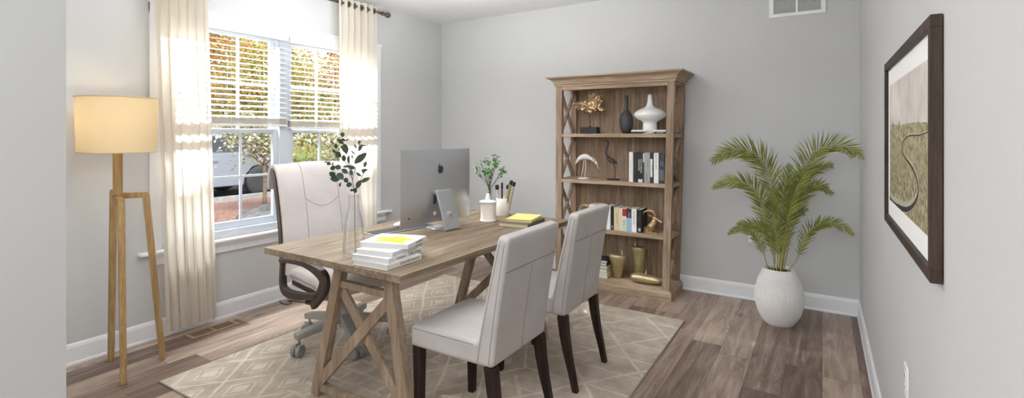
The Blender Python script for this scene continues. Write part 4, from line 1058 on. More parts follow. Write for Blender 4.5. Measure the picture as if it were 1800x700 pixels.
lb2.build('leaves', M['green_dark'], br, smooth=True)

# small bottle with greenery, jar, pen cup
BV = PZ(861, 372, zz)
tag(MB().lathe([(0.032, 0), (0.034, 0.004), (0.034, 0.03), (0.028, 0.07), (0.019, 0.105), (0.017, 0.15), (0.019, 0.17), (0.017, 0.17), (0.015, 0.15), (0.017, 0.105), (0.026, 0.07), (0.032, 0.03), (0.0001, 0.006)], 28).build('glass_bottle', M['vase_glass'], None, smooth=True, loc=BV), 'small clear glass bottle behind the white lidded jar', 'bottle')
sprig = thing('green_sprig', 'fresh green leafy sprig in the small glass bottle', 'plant', BV+Vector((0, 0, 0.008)))
bd = BV.x*FW[0]+BV.y*FW[1]
def GP(cx_, cy_, dz=0): return PT(820+cx_/5.0, 260+cy_/5.0, bd+dz)-sprig.location
st_ = MB(); lf_ = MB(); rnd = random.Random(11)
ends = [(85,185,.0),(165,95,.03),(240,70,-.02),(270,75,.02),(315,195,-.01),(250,150,.04),(200,145,-.04),(150,215,-.05),(220,205,.05),(100,235,.02),(180,190,.0),(335,215,.01),(270,120,-.03),(130,140,.05),(90,135,-.04),(120,110,.01),(290,245,.02),(210,250,-.03),(190,215,-.06)]
for k, (ex, ey, dz) in enumerate(ends):
    b0 = Vector((rnd.uniform(-.008, .008), rnd.uniform(-.008, .008), 0)); nk = Vector((rnd.uniform(-.008, .008), rnd.uniform(-.008, .008), 0.155)); e_ = GP(ex, ey, dz)
    pl = catmull([b0, nk, (nk+e_)/2+Vector((0, 0, 0.012)), e_], 5); st_.tube(pl, 0.0014, 5)
    bare = k in (13, 14, 15, 16)
    for j in range(4 if bare else 10):
        p = pl[-1-(j//3)*1] if not bare else pl[-1-j]
        d = Vector((rnd.uniform(-1, 1), rnd.uniform(-1, 1), rnd.uniform(-0.4, 1))).normalized()
        L = rnd.uniform(0.020, 0.036)*(0.45 if bare else 1); lf_.leaf(p, d, (rnd.uniform(-1, 1), rnd.uniform(-1, 0), 1), L, L*0.62, bend=0.15)
st_.build('stem', M['stem'], sprig, smooth=True); lf_.build('leaves', M['green_fresh'], sprig, smooth=True)
JP = PZ(858, 389, zz)
jar = thing('ceramic_jar', 'cream lidded ceramic jar in front of the pen cup', 'jar', JP)
MB().lathe([(0.056, 0), (0.060, 0.004), (0.060, 0.012), (0.055, 0.017), (0.053, 0.022), (0.053, 0.128), (0.055, 0.132), (0.048, 0.133)], 40).build('jar_body', M['cream'], jar, smooth=True)
MB().lathe([(0.05, 0.1335), (0.062, 0.135), (0.064, 0.140), (0.058, 0.146), (0.022, 0.152), (0.0185, 0.156), (0.0185, 0.176), (0.013, 0.184), (0.012, 0.198), (0.009, 0.200), (0.0001, 0.200)], 40).build('lid', M['white'], jar, smooth=True)
CP = PZ(884, 379, zz)
tag(MB().lathe([(0.048, 0), (0.051, 0.003), (0.051, 0.132), (0.049, 0.134), (0.046, 0.132), (0.046, 0.008), (0.0001, 0.006)], 40).build('pen_cup', M['cream'], None, smooth=True, loc=CP), 'tall cream ceramic cup holding pens', 'pen cup')
cd = CP.x*FW[0]+CP.y*FW[1]
def pen(px, ptop, px0, r, body, cap, capl, label, dz, flat=1.0, clip=True):
    r *= 1.12
    base = Vector((CP.x+(px0-884)/FPX*cd*RT[0]+FW[0]*dz, CP.y+(px0-884)/FPX*cd*RT[1]+FW[1]*dz, zz+0.010))
    top = PT(px, ptop, cd+dz); d = top-base; L = d.length
    t = thing('marker_pen', label, 'pen', base); t.rotation_mode = 'QUATERNION'; t.rotation_quaternion = Vector((0, 0, 1)).rotation_difference(d.normalized())
    MB().lathe([(r*0.9, 0), (r, 0.003), (r, L-capl)], 14).build('barrel', body, t, smooth=True)
    MB().lathe([(r*1.22, L-capl), (r*1.28, L-capl+0.002), (r*1.25, L-0.004), (r*0.95, L)], 14).build('cap', cap, t, smooth=True)
    if clip: MB().box(r*0.9, r*1.5, -0.002, 0.002, L-capl*0.8, L-0.002).build('clip', cap, t)
pl_ = plain('lilac_barrel', (206, 186, 204), 0.35); ol_ = plain('olive_barrel', (148, 142, 84), 0.4); gr_ = plain('pale_grey_barrel', (206, 204, 200), 0.35); be_ = plain('beige_barrel', (204, 196, 172), 0.35)
pen(873, 325, 880, 0.0095, gr_, M['black_gloss'], 0.036, 'grey marker with dark cap leaning left in the cup', -0.022)
pen(882.5, 321, 882, 0.0055, M['black_gloss'], M['black_gloss'], 0.045, 'slim dark pen standing upright in the cup', 0.02, clip=False)
pen(893, 325, 884, 0.0085, pl_, M['black_gloss'], 0.032, 'lilac marker with dark cap in the middle of the cup', -0.010)
pen(899, 317, 886, 0.0095, ol_, M['black_gloss'], 0.034, 'olive marker with dark cap leaning right in the cup', -0.030)
pen(904, 320, 893, 0.0080, be_, M['black_gloss'], 0.034, 'beige marker with dark cap farthest right in the cup', 0.012)

# ------------------------------------------------------------------ bookcase ornaments
T0, T1, T2, T3 = [z+0.0006 for z in SH]
# lion-like gold sculpture on a black block
lx = PY_(1036.5, 230, 4.45).x
lion = thing('lion_sculpture', 'ornate gold maned beast sculpture on a black block, top shelf', 'sculpture', (lx, 4.46, T0))
MB().box(-0.082, 0.082, -0.045, 0.045, 0, 0.062).build('block', M['black'], lion, bevel=0.002)
MB().lathe([(0.014, 0.062), (0.013, 0.070), (0.0045, 0.078), (0.0045, 0.235)], 12).build('post', M['black'], lion, smooth=True)
rnd = random.Random(21)
def jag(p, a, f): return p*(1+a*noise.noise(p*f))
bodyb = MB()
bodyb.ball((-0.035, 0, 0.262), 1, 30, (0.105, 0.045, 0.052)); bodyb.ball((0.035, 0, 0.268), 1, 30, (0.075, 0.050, 0.066)); bodyb.ball((0.075, -0.005, 0.315), 1, 24, (0.048, 0.042, 0.045)); bodyb.ball((-0.10, 0, 0.285), 1, 12, (0.055, 0.03, 0.028))
bodyb.tube(catmull([(0.06, -0.01, 0.25), (0.10, -0.015, 0.235), (0.145, -0.02, 0.222), (0.165, -0.02, 0.226)], 4), [0.028, 0.026, 0.024, 0.02, 0.019, 0.018, 0.017, 0.017, 0.016, 0.015, 0.015, 0.014, 0.012], 10)
bodyb.tube(catmull([(-0.02, -0.01, 0.24), (0.0, -0.015, 0.21), (0.03, -0.02, 0.205)], 4), 0.017, 10)
bodyb.warp(lambda p: Vector(p)+Vector((noise.noise(p*55), noise.noise(p*55+Vector((9, 0, 0))), noise.noise(p*55+Vector((0, 7, 0)))))*0.017)
bodyb.build('body', M['gold'], lion, smooth=True)
mane = MB()
for k in range(46):
    a = rnd.uniform(-0.3, PI+0.5); c0 = Vector((0.05+0.045*math.cos(a)+rnd.uniform(-.012, .012), rnd.uniform(-0.045, 0.02), 0.325+0.04*math.sin(a)+rnd.uniform(-.012, .012)))
    r = rnd.uniform(0.010, 0.019); ph = rnd.uniform(0, 6.28); tl = rnd.uniform(-0.5, 0.5)
    pts = [c0+Vector((math.cos(ph+t*0.55)*r*(1-t/14), tl*r*t/6, math.sin(ph+t*0.55)*r*(1-t/14))) for t in range(10)]
    mane.tube(pts, [0.0048*(1-0.07*t) for t in range(10)], 6)
for k in range(50):
    c0 = Vector((rnd.uniform(-0.14, 0.09), rnd.uniform(-0.052, -0.03), rnd.uniform(0.245, 0.30))); ph = rnd.uniform(0, 6.28)
    mane.tube([c0+Vector((math.cos(ph+t*0.5)*0.012, rnd.uniform(-.002, .002), math.sin(ph+t*0.5)*0.009)) for t in range(7)], 0.0042, 6)
mane.build('mane_curls', M['gold'], lion, smooth=True)
MB().tube(catmull([(0.09, -0.01, 0.345), (0.115, -0.012, 0.36), (0.145, -0.012, 0.352)], 4), [0.006]*4+[0.005]*4+[0.003], 8).build('horn', M['gold'], lion, smooth=True)
hz_ = MB().ball((0.118, -0.008, 0.305), 1, 8, (0.024, 0.02, 0.018))
MB().tube([(-0.13, 0, 0.285), (-0.16, 0, 0.297), (-0.178, 0, 0.285), (-0.172, 0, 0.27)], [0.014, 0.012, 0.009, 0.005], 8).build('tail', M['gold'], lion, smooth=True)
hz_.build('muzzle', M['gold'], lion, smooth=True)
# black bottle vase
bx = PY_(1100.5, 230, 4.44).x
tag(MB().lathe([(0.030, 0), (0.036, 0.004), (0.055, 0.04), (0.062, 0.085), (0.062, 0.135), (0.052, 0.175), (0.028, 0.205), (0.018, 0.222), (0.016, 0.25), (0.0165, 0.345), (0.018, 0.35), (0.013, 0.35), (0.012, 0.23), (0.0001, 0.2)], 26).build('bottle_vase', M['charcoal'], None, smooth=True, loc=(bx, 4.45, T0)), 'charcoal black bottle vase with slim neck, top shelf', 'vase')
# flat books under the white vase
xa, xb = PY_(1109, 233, 4.37).x, PY_(1170, 230, 4.37).x
for k, (h, col, lb, of) in enumerate([(0.018, (34, 34, 36), 'black book lying flat, lowest under the white vase', 0.0), (0.014, (238, 238, 236), 'white book lying flat directly under the white vase', 0.004)]):
    t = thing('book', lb, 'book', (xb, 4.36+of, T0+(0 if k == 0 else 0.0186)), 0, 'flat books under the white vase')
    W = xb-xa-of
    MB().box(-W, 0, 0, 0.22, 0, 0.002).box(-W, 0, 0, 0.22, h-0.002, h).box(-W, 0, 0, 0.003, 0.002, h-0.002).build('cover', bmat(col), t)
    MB().box(-W+0.003, -0.003, 0.0031, 0.217, 0.002, h-0.002).build('pages', M['paper'], t)
    if k == 0:
        text('FASHION', 0.014, bmat((220, 220, 220), 'spine_ink'), t, (-0.045, -0.0004, h*0.5), (rad(90), 0, 0))
        sw = MB(); rr_ = random.Random(3)
        for q in range(8): sw.tube([(-0.20+0.012*q, -0.0004, 0.002), (-0.17+0.010*q, -0.0006, 0.009), (-0.13+0.006*q, -0.0004, 0.016)], 0.0011, 4)
        sw.build('spine_print', bmat((228, 228, 228), 'spine_ink'), t)
    else: text('MODERN HOME', 0.009, bmat((70, 70, 72), 'spine_ink'), t, (-W*0.45, -0.0004, h*0.5), (rad(90), 0, 0))
wx = PY_(1141, 200, 4.45).x
tag(MB().lathe([(0.060, 0), (0.063, 0.004), (0.062, 0.04), (0.060, 0.064), (0.072, 0.080), (0.115, 0.100), (0.140, 0.124), (0.142, 0.142), (0.130, 0.162), (0.095, 0.184), (0.055, 0.198), (0.034, 0.216), (0.024, 0.25), (0.019, 0.30), (0.019, 0.318), (0.015, 0.318), (0.015, 0.26), (0.0001, 0.2)], 44).build('sculptural_vase', M['white'], None, smooth=True, loc=(wx, 4.475, T0+0.0332)), 'white vase with wide flattened belly and thin neck, top shelf', 'vase')

# white wading bird and dark crane, second shelf
def at_y(px, py, y): return PY_(px, py, y)
hb_ = at_y(1026, 317, 4.42); her = thing('heron_figurine', 'white bowing heron figurine on a round base, second shelf', 'figurine', (hb_.x, 4.42, T1))
def HP(cx_, cy_, y=4.42): p = at_y(1000+cx_/7.78, 240+cy_/7.78, y); return Vector((p.x-her.location.x, p.y-4.42, p.z-T1-0.012))
MB().lathe([(0.052, 0), (0.055, 0.003), (0.055, 0.009), (0.050, 0.012)], 28).build('base', M['white'], her, smooth=True)
hb2 = MB()
sp1 = catmull([HP(88, 360), HP(140, 290), HP(210, 258), HP(280, 275), HP(350, 330), HP(385, 370), HP(408, 430)], 5)
n_ = len(sp1); hb2.tube(sp1, [0.003+0.024*math.sin(PI*min(1, (i/n_)*1.55))**1.2 if i/n_ < 0.62 else 0.006-0.004*(i/n_-0.62)/0.38 for i in range(n_)], 12, up=(0, 1, 0))
hb2.tube(catmull([HP(270, 258), HP(330, 275), HP(370, 320), HP(385, 365)], 5), 0.0035, 8).ball(HP(372, 350), 1, 8, (0.012, 0.009, 0.011))
hb2.build('body', M['white'], her, smooth=True)
for a, b2 in (((205, 300), (168, 575)), ((232, 300), (215, 575))):
    p0, p1 = HP(*a), HP(*b2); p1.z = 0.011; MB().tube([p0, (p0+p1)/2+Vector((0.004, 0, 0)), p1], 0.0028, 8).build('leg', M['white'], her, smooth=True)
cr_x = at_y(1078, 318, 4.44).x; crn = thing('crane_figurine', 'dark slender crane figurine with raised neck, second shelf', 'figurine', (cr_x, 4.44, T1))
def KP(cx_, cy_): p = at_y(1000+cx_/7.78, 240+cy_/7.78, 4.44); return Vector((p.x-cr_x, 0, p.z-T1-0.006))
MB().rbox(-0.052, 0.052, -0.03, 0.03, 0, 0.012, 0.004, 2).build('base', M['black'], crn, smooth=True)
cb_ = MB(); nk = catmull([KP(500, 10), KP(520, 50), KP(540, 90), KP(520, 150), KP(508, 220), KP(530, 270)], 5)
cb_.tube(nk, [0.0015+0.0055*min(1, i/8) for i in range(len(nk))], 8)
bd_ = catmull([KP(515, 240), KP(540, 290), KP(580, 320), KP(620, 340), KP(652, 355)], 5)
cb_.tube(bd_, [0.006+0.020*math.sin(PI*i/len(bd_)) for i in range(len(bd_))], 10, flat=0.8)
cb_.build('body', M['charcoal'], crn, smooth=True)
pg = [KP(600, 350), KP(622, 400), KP(628, 480), KP(630, 590)]; pg[-1].z = 0.010
MB().tube(catmull(pg, 4), 0.0042, 8).build('leg', M['charcoal'], crn, smooth=True)

# ibex heads, third shelf
def ibex(loc, mirror, label):
    t = thing('ibex_bookend', label, 'bookend', loc, 0, 'gold ibex bookends'); t.scale = (0.93, 0.93, 0.93)
    m = -1 if mirror else 1
    def q(x, z, y=0): return Vector((m*x, y, z))
    MB().prism([(m*a, b2) for a, b2 in ((-0.085, 0), (0.065, 0), (0.065, 0.008), (-0.085, 0.008))], -0.032, 0.032).build('base', M['gold'], t, bevel=0.002)
    bb = MB(); nk = catmull([q(-0.060, 0.012), q(-0.020, 0.03), q(0.010, 0.07), q(0.030, 0.115), q(0.036, 0.132)], 5)
    bb.tube(nk, [0.020+0.021*math.sin(PI*min(1, i/len(nk)*1.0+0.1))+0.010*max(0, 1-i/6) if i < 10 else 0.040-0.0019*(i-8)*1.0 for i in range(len(nk))], 12, flat=0.75, up=(0, 1, 0))
    hd = catmull([q(0.018, 0.138), q(0.045, 0.135), q(0.075, 0.118), q(0.105, 0.105)], 5)
    bb.tube(hd, [0.020, 0.023, 0.024, 0.023, 0.0215, 0.020, 0.0185, 0.017, 0.0155, 0.014, 0.0135, 0.013, 0.0125, 0.012, 0.0115, 0.009][:len(hd)], 12, flat=0.75, up=(0, 1, 0))
    bb.build('head_and_neck', M['gold'], t, smooth=True)
    for sg in (-1, 1):
        e0 = q(0.015, 0.148, sg*0.012)
        MB().tube([e0, q(-0.006, 0.160, sg*0.022), q(-0.022, 0.170, sg*0.026)], [0.005, 0.008, 0.001], 8).build('ear', M['gold'], t, smooth=True)
        hr = []; N = 64; rs = []
        for i in range(N+1):
            a = rad(5+205*i/N); R = 0.060+0.010*i/N
            hr.append(q(-0.015+R*math.cos(a)*1.0+0.0, 0.150+R*math.sin(a)*0.98-0.02*(i/N)**2, sg*(0.012+0.022*i/N)))
            rs.append((0.0112*(1-0.70*i/N))*(1+0.13*math.sin(i*1.3)))
        MB().tube(hr, rs, 8, up=(0, 1, 0)).build('horn', M['gold'], t, smooth=True)
    return t
p = PY_(1150, 408, 4.42); ibex((p.x-0.026, 4.41, T2), False, 'gold ibex head bookend facing right beside the right post')
p = PY_(1024, 398, 4.42); ibex((p.x+0.018, 4.42, T2), True, 'gold ibex head bookend at the left end, partly behind the chair')

# brass vessels, bottom shelf
def spike(x, y, z, h, par): return MB().lathe([(0.013, 0), (0.009, h*0.3), (0.004, h*0.7), (0.0001, h)], 10).build('spike', M['gold_dark'], par, smooth=True, loc=(x, y, z))
vx = at_y(1085, 487, 4.42).x
v1 = thing('brass_vessel', 'brass vessel tapering to a narrow foot, left one on the bottom shelf', 'sculpture', (vx, 4.43, T3), 0, 'brass sculptural vessels')
MB().lathe([(0.030, 0), (0.036, 0.003), (0.046, 0.05), (0.064, 0.12), (0.078, 0.175), (0.081, 0.198), (0.074, 0.212), (0.050, 0.219), (0.0001, 0.220)], 34, sy=0.7).build('vessel_body', M['gold_dark'], v1, smooth=True); spike(0.042, 0.0, 0.214, 0.05, v1)
vx = at_y(1119, 480, 4.46).x
v2 = thing('brass_vessel', 'tall cylindrical brass vessel behind the lying one, bottom shelf', 'sculpture', (vx, 4.52, T3), 0, 'brass sculptural vessels')
MB().lathe([(0.042, 0), (0.048, 0.005), (0.048, 0.07), (0.053, 0.18), (0.063, 0.255), (0.066, 0.275), (0.060, 0.288), (0.035, 0.292), (0.0001, 0.292)], 34, sy=0.75).build('vessel_body', M['gold_dark'], v2, smooth=True); spike(-0.032, 0.0, 0.286, 0.05, v2)
vx = at_y(1133, 487, 4.37).x
v3 = thing('brass_vessel', 'long low pebble shaped brass vessel lying in front, bottom shelf', 'sculpture', (vx+0.012, 4.39, T3), 0, 'brass sculptural vessels')
def peb(p):
    u = min(0.9999, abs(p[0])/0.148); f_ = ((1-u**4)**0.5)/((1-u*u)**0.5) if u < 0.999 else 1; return (p[0], p[1]*f_*(1-0.12*p[0]/0.148), p[2]*f_*(1-0.16*p[0]/0.148)+0.0425)
cap = MB().ball((0, 0, 0), 1, 24, (0.148, 0.050, 0.040)).warp(peb).warp(lambda p: (p.x, p.y, max(0.0, p.z))); cap.build('vessel_body', M['gold_dark'], v3, smooth=True); spike(-0.005, 0.0, 0.083, 0.045, v3)
sx = at_y(1062, 480, 4.36).x
for k, (h, col, lb) in enumerate([(0.050, (222, 214, 178), 'thick cream book at the bottom of the stack on the lowest shelf'), (0.036, (206, 196, 166), 'beige book second from the bottom on the lowest shelf'), (0.026, (190, 178, 150), 'thin tan book under the black ones on the lowest shelf'), (0.024, (40, 38, 38), 'black book under the topmost one on the lowest shelf'), (0.022, (28, 28, 30), 'black book topmost of the stack on the lowest shelf')]):
    hs = [0.050, 0.036, 0.026, 0.024, 0.022]; z = T3+sum(hs[:k])+0.0006*k
    flat_book(Vector((sx+0.035-0.006*(k % 2), 4.345, z)), rad(-1.0*k), 0.17, 0.13, z, h, col, lb, 'books stacked on the lowest shelf', title=None)

# ------------------------------------------------------------------ palm
pc = (-0.273, 4.232)
pot = thing('potted_palm', 'green palm in a white braided ceramic pot in the far right corner', 'potted plant', (pc[0], pc[1], 0))
def pot_profile(z):
    P = [(0.098, 0.0), (0.112, 0.008), (0.150, 0.075), (0.172, 0.145), (0.178, 0.20), (0.172, 0.26), (0.156, 0.32), (0.134, 0.375), (0.120, 0.405), (0.114, 0.420)]
    for (r0, z0), (r1, z1) in zip(P, P[1:]):
        if z <= z1: t = (z-z0)/(z1-z0); return r0+(r1-r0)*t
    return 0.114
pv = []; pf = []; NA, NZ = 624, 230
sm_ = [sum(pot_profile(min(0.42, max(0, 0.42*(k+d)/NZ)))*w for d, w in ((-6, 1), (-3, 2), (0, 3), (3, 2), (6, 1)))/9 for k in range(NZ+1)]
for k in range(NZ+1):
    z = 0.42*k/NZ; edge = min(1, max(0, (z-0.035)/0.03))*min(1, max(0, (0.375-z)/0.02))
    for i in range(NA):
        u = 26*i/NA; fr = u % 1.0; tri = abs(fr-0.5); hh = abs(math.sin(PI*(z*74+tri*1.5)))**0.6; gr = min(1, 7*min(tri, 0.5-tri))
        r = 0.935*sm_[k]+0.0042*(hh*gr-0.6)*edge; a = 2*PI*i/NA; pv.append((r*math.cos(a), r*math.sin(a), z))
for k in range(NZ):
    for i in range(NA): j = (i+1) % NA; pf.append((k*NA+i, k*NA+j, (k+1)*NA+j, (k+1)*NA+i))
pot_mb = MB().add(pv, pf).lathe([(0.0001, 0.0), (0.0915, 0.0)], 56).lathe([(0.1065, 0.42), (0.102, 0.4225), (0.0955, 0.416), (0.0945, 0.385)], 56, cap=False).warp(lambda p: (p[0], p[1], p[2]*0.975))
pot_mb.build('pot', M['knit'], pot, smooth=True)
MB().lathe([(0.0001, 0.390), (0.06, 0.392), (0.095, 0.386)], 28).build('soil', M['soil'], pot, smooth=True)
pd = pc[0]*FW[0]+pc[1]*FW[1]
def QP(cx_, cy_, dz=0.0):
    p = PT(1240+cx_/2.693, 220+cy_/2.693, pd+dz); return p-Vector((pc[0], pc[1], 0))
def frond(path, depth, start, ll, label=None, seed=1, base=(0, 0)):
    rnd = random.Random(seed); n = len(path); pts = []
    for i, (a, b2) in enumerate(path):
        q = i/(n-1); dz = depth*q*q
        pts.append(QP(a, b2, dz))
    b0 = Vector((base[0], base[1], 0.394)); 
    pts = [b0]+pts[1:]
    pl = catmull(pts, 12); N = len(pl)
    fr = MB().tube(pl, [0.0042*(1-0.75*i/N) for i in range(N)], 6).build('frond', M['frond_stem'], pot, smooth=True)
    cum = [0]
    for i in range(1, N): cum.append(cum[-1]+(pl[i]-pl[i-1]).length)
    Lt = cum[-1]; lf = MB(); s_ = start*Lt; step = 0.0100; k = 0
    while s_ < Lt:
        i = next((j for j in range(1, N) if cum[j] >= s_), N-1); t0 = (s_-cum[i-1])/max(1e-6, cum[i]-cum[i-1]); p = pl[i-1].lerp(pl[i], t0)
        t = (pl[i]-pl[i-1]).normalized(); q = (s_/Lt-start)/(1-start)
        view = Vector((FW[0], FW[1], 0)); sd = t.cross(view).normalized()
        L = ll*(math.sin(PI*min(1, 0.16+q*0.80))**0.75)*rnd.uniform(0.88, 1.1)
        for sg in (-1, 1):
            ang = rad(52-24*q+rnd.uniform(-5, 5)); d = t*math.cos(ang)+sd*sg*math.sin(ang)+view*rnd.uniform(-0.45, 0.45)
            nrm = view*-1+Vector((rnd.uniform(-.3, .3), rnd.uniform(-.3, .3), 0.4))
            lf.leaf(p, d, nrm, L, 0.0072*(0.75+0.5*math.sin(PI*q)), ((0, .45), (0.3, 1), (0.65, 0.7), (1, 0.03)), rnd.uniform(0.0, 0.12)+0.1*q)
        s_ += step; k += 1
    lf.warp(lambda p: (min(p[0], XR-0.012-pc[0]), min(p[1], YB-0.012-pc[1]), p[2]))
    lf.build('leaflets', M['frond'], fr, smooth=True)
F_ = [([(345,690),(343,560),(335,450),(322,330),(305,240),(262,160),(190,118),(110,125),(32,172)], -0.15, 0.36, 0.165, (-0.01, 0.0)),
 ([(365,690),(385,560),(402,450),(425,340),(455,240),(500,150),(560,108),(640,97),(700,120),(742,155)], -0.44, 0.38, 0.155, (0.01, -0.01)),
 ([(330,690),(318,600),(300,510),(278,420),(255,340),(205,285),(130,268),(80,275),(40,298)], 0.06, 0.30, 0.135, (-0.03, 0.01)),
 ([(368,690),(382,560),(410,420),(440,320),(480,240),(540,202),(606,190)], -0.02, 0.40, 0.13, (0.02, 0.02)),
 ([(372,690),(400,540),(430,430),(455,350),(490,300),(545,290),(600,325)], 0.04, 0.44, 0.11, (0.03, 0.02)),
 ([(318,690),(292,660),(275,600),(255,550),(225,505),(170,487),(110,515)], -0.12, 0.27, 0.08, (-0.05, -0.01)),
 ([(338,690),(330,620),(318,560),(295,510),(255,480),(210,468),(156,467)], 0.04, 0.22, 0.10, (-0.035, -0.02)),
 ([(412,690),(430,640),(452,590),(480,520),(530,475),(590,462),(650,480),(700,520)], -0.14, 0.24, 0.095, (0.055, -0.01)),
 ([(355,690),(360,560),(365,430),(375,300),(400,190)], 0.03, 0.34, 0.13, (0.0, 0.02)),
 ([(360,690),(375,540),(395,420),(430,300),(480,215)], -0.20, 0.34, 0.14, (0.012, -0.03)),
 ([(350,690),(345,600),(330,500),(318,400),(325,300)], -0.10, 0.20, 0.13, (-0.015, -0.03)),
 ([(357,690),(362,600),(380,500),(420,430),(480,400)], 0.05, 0.20, 0.10, (0.02, 0.0))]
for i, (pa, dp, st0, ll, bs) in enumerate(F_): frond(pa, dp, st0, ll, seed=i+3, base=bs)

# ------------------------------------------------------------------ framed picture
PY0, PY1, PZ0, PZ1 = 1.555, 2.60, 1.058, 1.706
pic = thing('framed_picture', 'large dark walnut framed landscape print with white mat on the right wall', 'picture', (XR, (PY0+PY1)/2, (PZ0+PZ1)/2))
hw, hh = (PY1-PY0)/2, (PZ1-PZ0)/2; fw = 0.030; fd = 0.024
f = MB()
for (y0, y1, z0, z1) in ((-hw, hw, hh-fw, hh), (-hw, hw, -hh, -hh+fw), (-hw, -hw+fw, -hh+fw, hh-fw), (hw-fw, hw, -hh+fw, hh-fw)): f.box(-fd-0.002, -0.002, y0, y1, z0, z1)
f.build('frame', M['frame_wood'], pic, bevel=0.0015)
MB().box(-0.014, -0.002, -hw+fw, hw-fw, -hh+fw, hh-fw).build('mat_board', plain('white_mat', (248, 248, 246), 0.7, var=0.005), pic)
def art_mat():
    s = NT('landscape_print'); tc = s.n('ShaderNodeTexCoord'); sp = s.n('ShaderNodeSeparateXYZ'); s.l(tc.outputs['Object'], sp.inputs[0]); y, z = sp.outputs[1], sp.outputs[2]
    v = s.coord((1, 1, 1)); v2 = s.coord((1, 95, 24)); v3 = s.coord((1, 14, 40))
    sky = s.ramp(s.noise(v, 5, 5, 0.6), [(0.35, lin((196, 189, 180))), (0.65, lin((232, 226, 218)))])
    grs = s.ramp(s.noise(v2, 1.6, 6, 0.8, 0.6), [(0.38, lin((34, 30, 20))), (0.47, lin((112, 102, 74))), (0.54, lin((184, 174, 140))), (0.62, lin((236, 230, 206)))])
    grs2 = s.ramp(s.noise(v3, 1.2, 5, 0.7), [(0.36, lin((96, 90, 60))), (0.52, lin((176, 170, 134))), (0.68, lin((222, 214, 184)))])
    g = s.mix(s.math('MULTIPLY_ADD', z, 4.0, 0.45, clamp=True), grs, grs2)
    hz = s.math('ADD', z, s.math('MULTIPLY', s.noise(v, 8, 3), 0.02))
    s.base(s.mix(s.math('GREATER_THAN', hz, 0.078), g, sky)); return s.set(0.55, spec=0.2)
M['art'] = art_mat(); M['creek'] = plain('creek_print', (46, 42, 34), 0.55, var=0.6, nscale=160); M['bank'] = plain('bank_print', (186, 180, 164), 0.55, var=0.45, nscale=220)
mt_ = 0.052; ay, az = hw-fw-0.055, hh-fw-0.065
art = MB().mat(0).box(-0.0146, -0.0141, -ay, ay, -az, az)
def wallpt(cx_, cy_): p = PX_(1560+cx_/1.667, 80+cy_/1.667, XR-0.0146); return (p.y-pic.location.y, p.z-pic.location.z)
path = [wallpt(*q) for q in ((122, 252), (95, 262), (60, 265), (42, 290), (50, 322), (72, 352), (88, 392), (90, 430), (76, 462), (56, 474), (36, 468), (16, 455), (4, 432))]
pl = catmull([(0, a, b2) for a, b2 in path], 6)
for mi, (wd, off) in ((2, (0.044, 0.0004)), (1, (0.020, 0.0008))):
    vs = []; fs = []; N = len(pl)
    for i, p in enumerate(pl):
        t = (pl[min(i+1, N-1)]-pl[max(i-1, 0)]).normalized(); nn = Vector((0, t.z, -t.y)); w = wd*(0.16+1.0*(i/N)**1.4)*(1+0.12*math.sin(i*2.1))
        sh_ = 0.0 if mi == 2 else 0.010*i/N
        for sg in (-1, 1): q = p+nn*w*sg/2+Vector((0, 0, -sh_)); vs.append((-0.0146-off, max(-ay, min(ay, q.y)), max(-az, min(az, q.z))))
    for i in range(N-1): a = 2*i; fs.append((a, a+2, a+3, a+1))
    art.mat(mi).add(vs, fs)
rnd = random.Random(8)
for (cx_, w_, h_) in ((14, 0.012, 0.030), (17, 0.016, 0.022), (30, 0.012, 0.020), (34, 0.014, 0.030), (37, 0.010, 0.022), (70, 0.008, 0.010), (90, 0.008, 0.012)):
    yy = wallpt(cx_, 200)[0]; zb_0 = 0.066
    art.mat(1).add([(-0.0150, yy-w_/2, zb_0), (-0.0150, yy+w_/2, zb_0), (-0.0150, yy, zb_0+h_)], [(0, 1, 2)])
art.build('landscape_print', [M['art'], M['creek'], M['bank']], pic)

# ------------------------------------------------------------------ lights, world, camera
def area(name, loc, rot, sx, sy, power, color=(1, 1, 1), spread=PI):
    l = bpy.data.lights.new(name, 'AREA'); l.shape = 'RECTANGLE'; l.size = sx; l.size_y = sy; l.energy = power; l.color = color; l.spread = spread
    o = bpy.data.objects.new(name, l); COL.objects.link(o); o.location = loc; o.rotation_euler = rot; return o
w = bpy.data.worlds.new('sky'); sc.world = w; w.use_nodes = True; nt = w.node_tree
bg = nt.nodes['Background']; bg.inputs[0].default_value = (0.92, 0.96, 1.0, 1); bg.inputs[1].default_value = 1.9
sun = bpy.data.lights.new('sun', 'SUN'); sun.energy = 3.6; sun.angle = rad(1.0); sun.color = (1, 0.95, 0.86)
so_ = bpy.data.objects.new('sun', sun); COL.objects.link(so_); so_.rotation_euler = (rad(38), rad(0), rad(60)); so_.location = (4, -4, 8)
# daylight arriving through the window, and beams added to whiten the curtains
area('window_daylight', (XL-0.50, 2.65, 3.15), (0, rad(-74), 0), 1.4, 2.7, 2500, (1, 0.992, 0.975), rad(126))
area('curtain_fill', (XL-2.5, 1.74, 3.82), (0, rad(-61), 0), 2.1, 0.20, 80, (1, 0.985, 0.95), rad(7))  # added beam aimed only at the curtain so it glows white
area('curtain_fill', (XL-2.5, 3.34, 3.82), (0, rad(-61), 0), 2.1, 0.26, 85, (1, 0.985, 0.95), rad(7))  # same added beam for the other panel
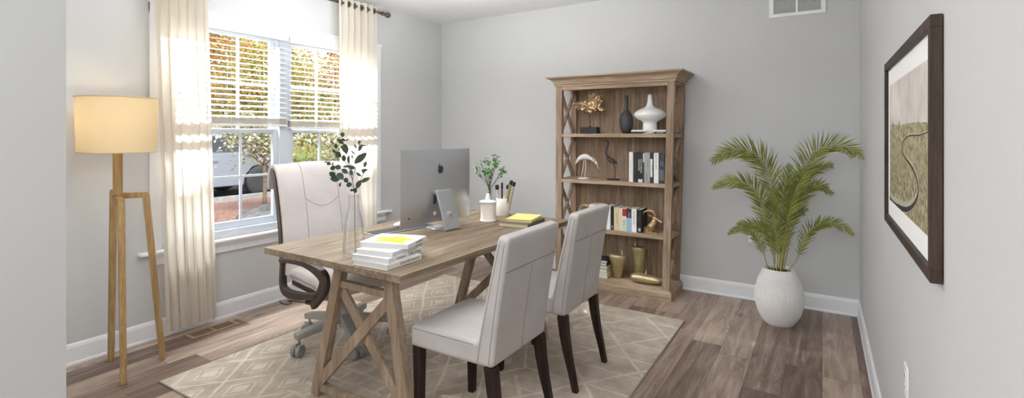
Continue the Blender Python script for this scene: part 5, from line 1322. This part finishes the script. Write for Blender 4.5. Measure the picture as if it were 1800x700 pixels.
# room lighting: unseen fill lamps added for brightness, then the floor lamp's own glow
pl0 = bpy.data.lights.new('ceiling_fill', 'POINT'); pl0.energy = 13; pl0.color = (0.98, 0.99, 1.0); pl0.shadow_soft_size = 0.35  # added soft fill, no ceiling fixture is known here
po = bpy.data.objects.new('ceiling_fill', pl0); COL.objects.link(po); po.location = (-1.9, 1.9, 2.25)
area('up_fill', (-2.4, 2.6, 2.0), (PI, 0, 0), 1.0, 1.0, 54, (0.96, 0.985, 1.0))  # invented fill throwing light up onto the ceiling
area('entry_fill_low', (-3.0, -1.0, 1.6), (rad(85), 0, rad(-20)), 1.5, 1.5, 44, (0.985, 0.995, 1.0))  # unseen fill added beyond the opening
area('entry_fill_high', (-1.0, -1.3, 2.4), (rad(50), 0, rad(20)), 2.5, 1.2, 80, (0.97, 0.99, 1.0))  # second unseen fill, added behind the camera
area('partition_fill', (-2.55, 0.56, 1.05), (rad(88), 0, rad(58)), 0.7, 1.1, 9.5, (0.985, 0.995, 1.0))  # fill added out of sight behind the partition for the lower left wall
pl1 = bpy.data.lights.new('corner_fill', 'POINT'); pl1.energy = 3.5; pl1.color = (1, 0.99, 0.98); pl1.shadow_soft_size = 0.25  # added fill brightening the left wall near the floor lamp
po1 = bpy.data.objects.new('corner_fill', pl1); COL.objects.link(po1); po1.location = (-2.7, 1.15, 2.4)
bl = bpy.data.lights.new('lamp_glow', 'POINT'); bl.energy = 2.0; bl.color = (1, 0.86, 0.62); bl.shadow_soft_size = 0.05
bo_ = bpy.data.objects.new('lamp_glow', bl); COL.objects.link(bo_); bo_.location = (LX-0.06, LY-0.05, 1.50)

cam = bpy.data.cameras.new('camera'); co = bpy.data.objects.new('camera', cam); COL.objects.link(co)
cam.sensor_width = 36; cam.sensor_fit = 'HORIZONTAL'; cam.lens = 36*FPX/1800; cam.shift_y = -(350-HY)/1800; cam.clip_start = 0.02; cam.clip_end = 200
co.location = (0, 0, HC); co.rotation_euler = (rad(90), 0, ANG)
sc.camera = co
sc.view_settings.view_transform = 'Standard'; sc.view_settings.look = 'None'; sc.view_settings.gamma = 1; sc.view_settings.use_curve_mapping = False
sc.view_settings.exposure = 0.0
sc.cycles.max_bounces = 10; sc.cycles.transparent_max_bounces = 24; sc.cycles.diffuse_bounces = 6
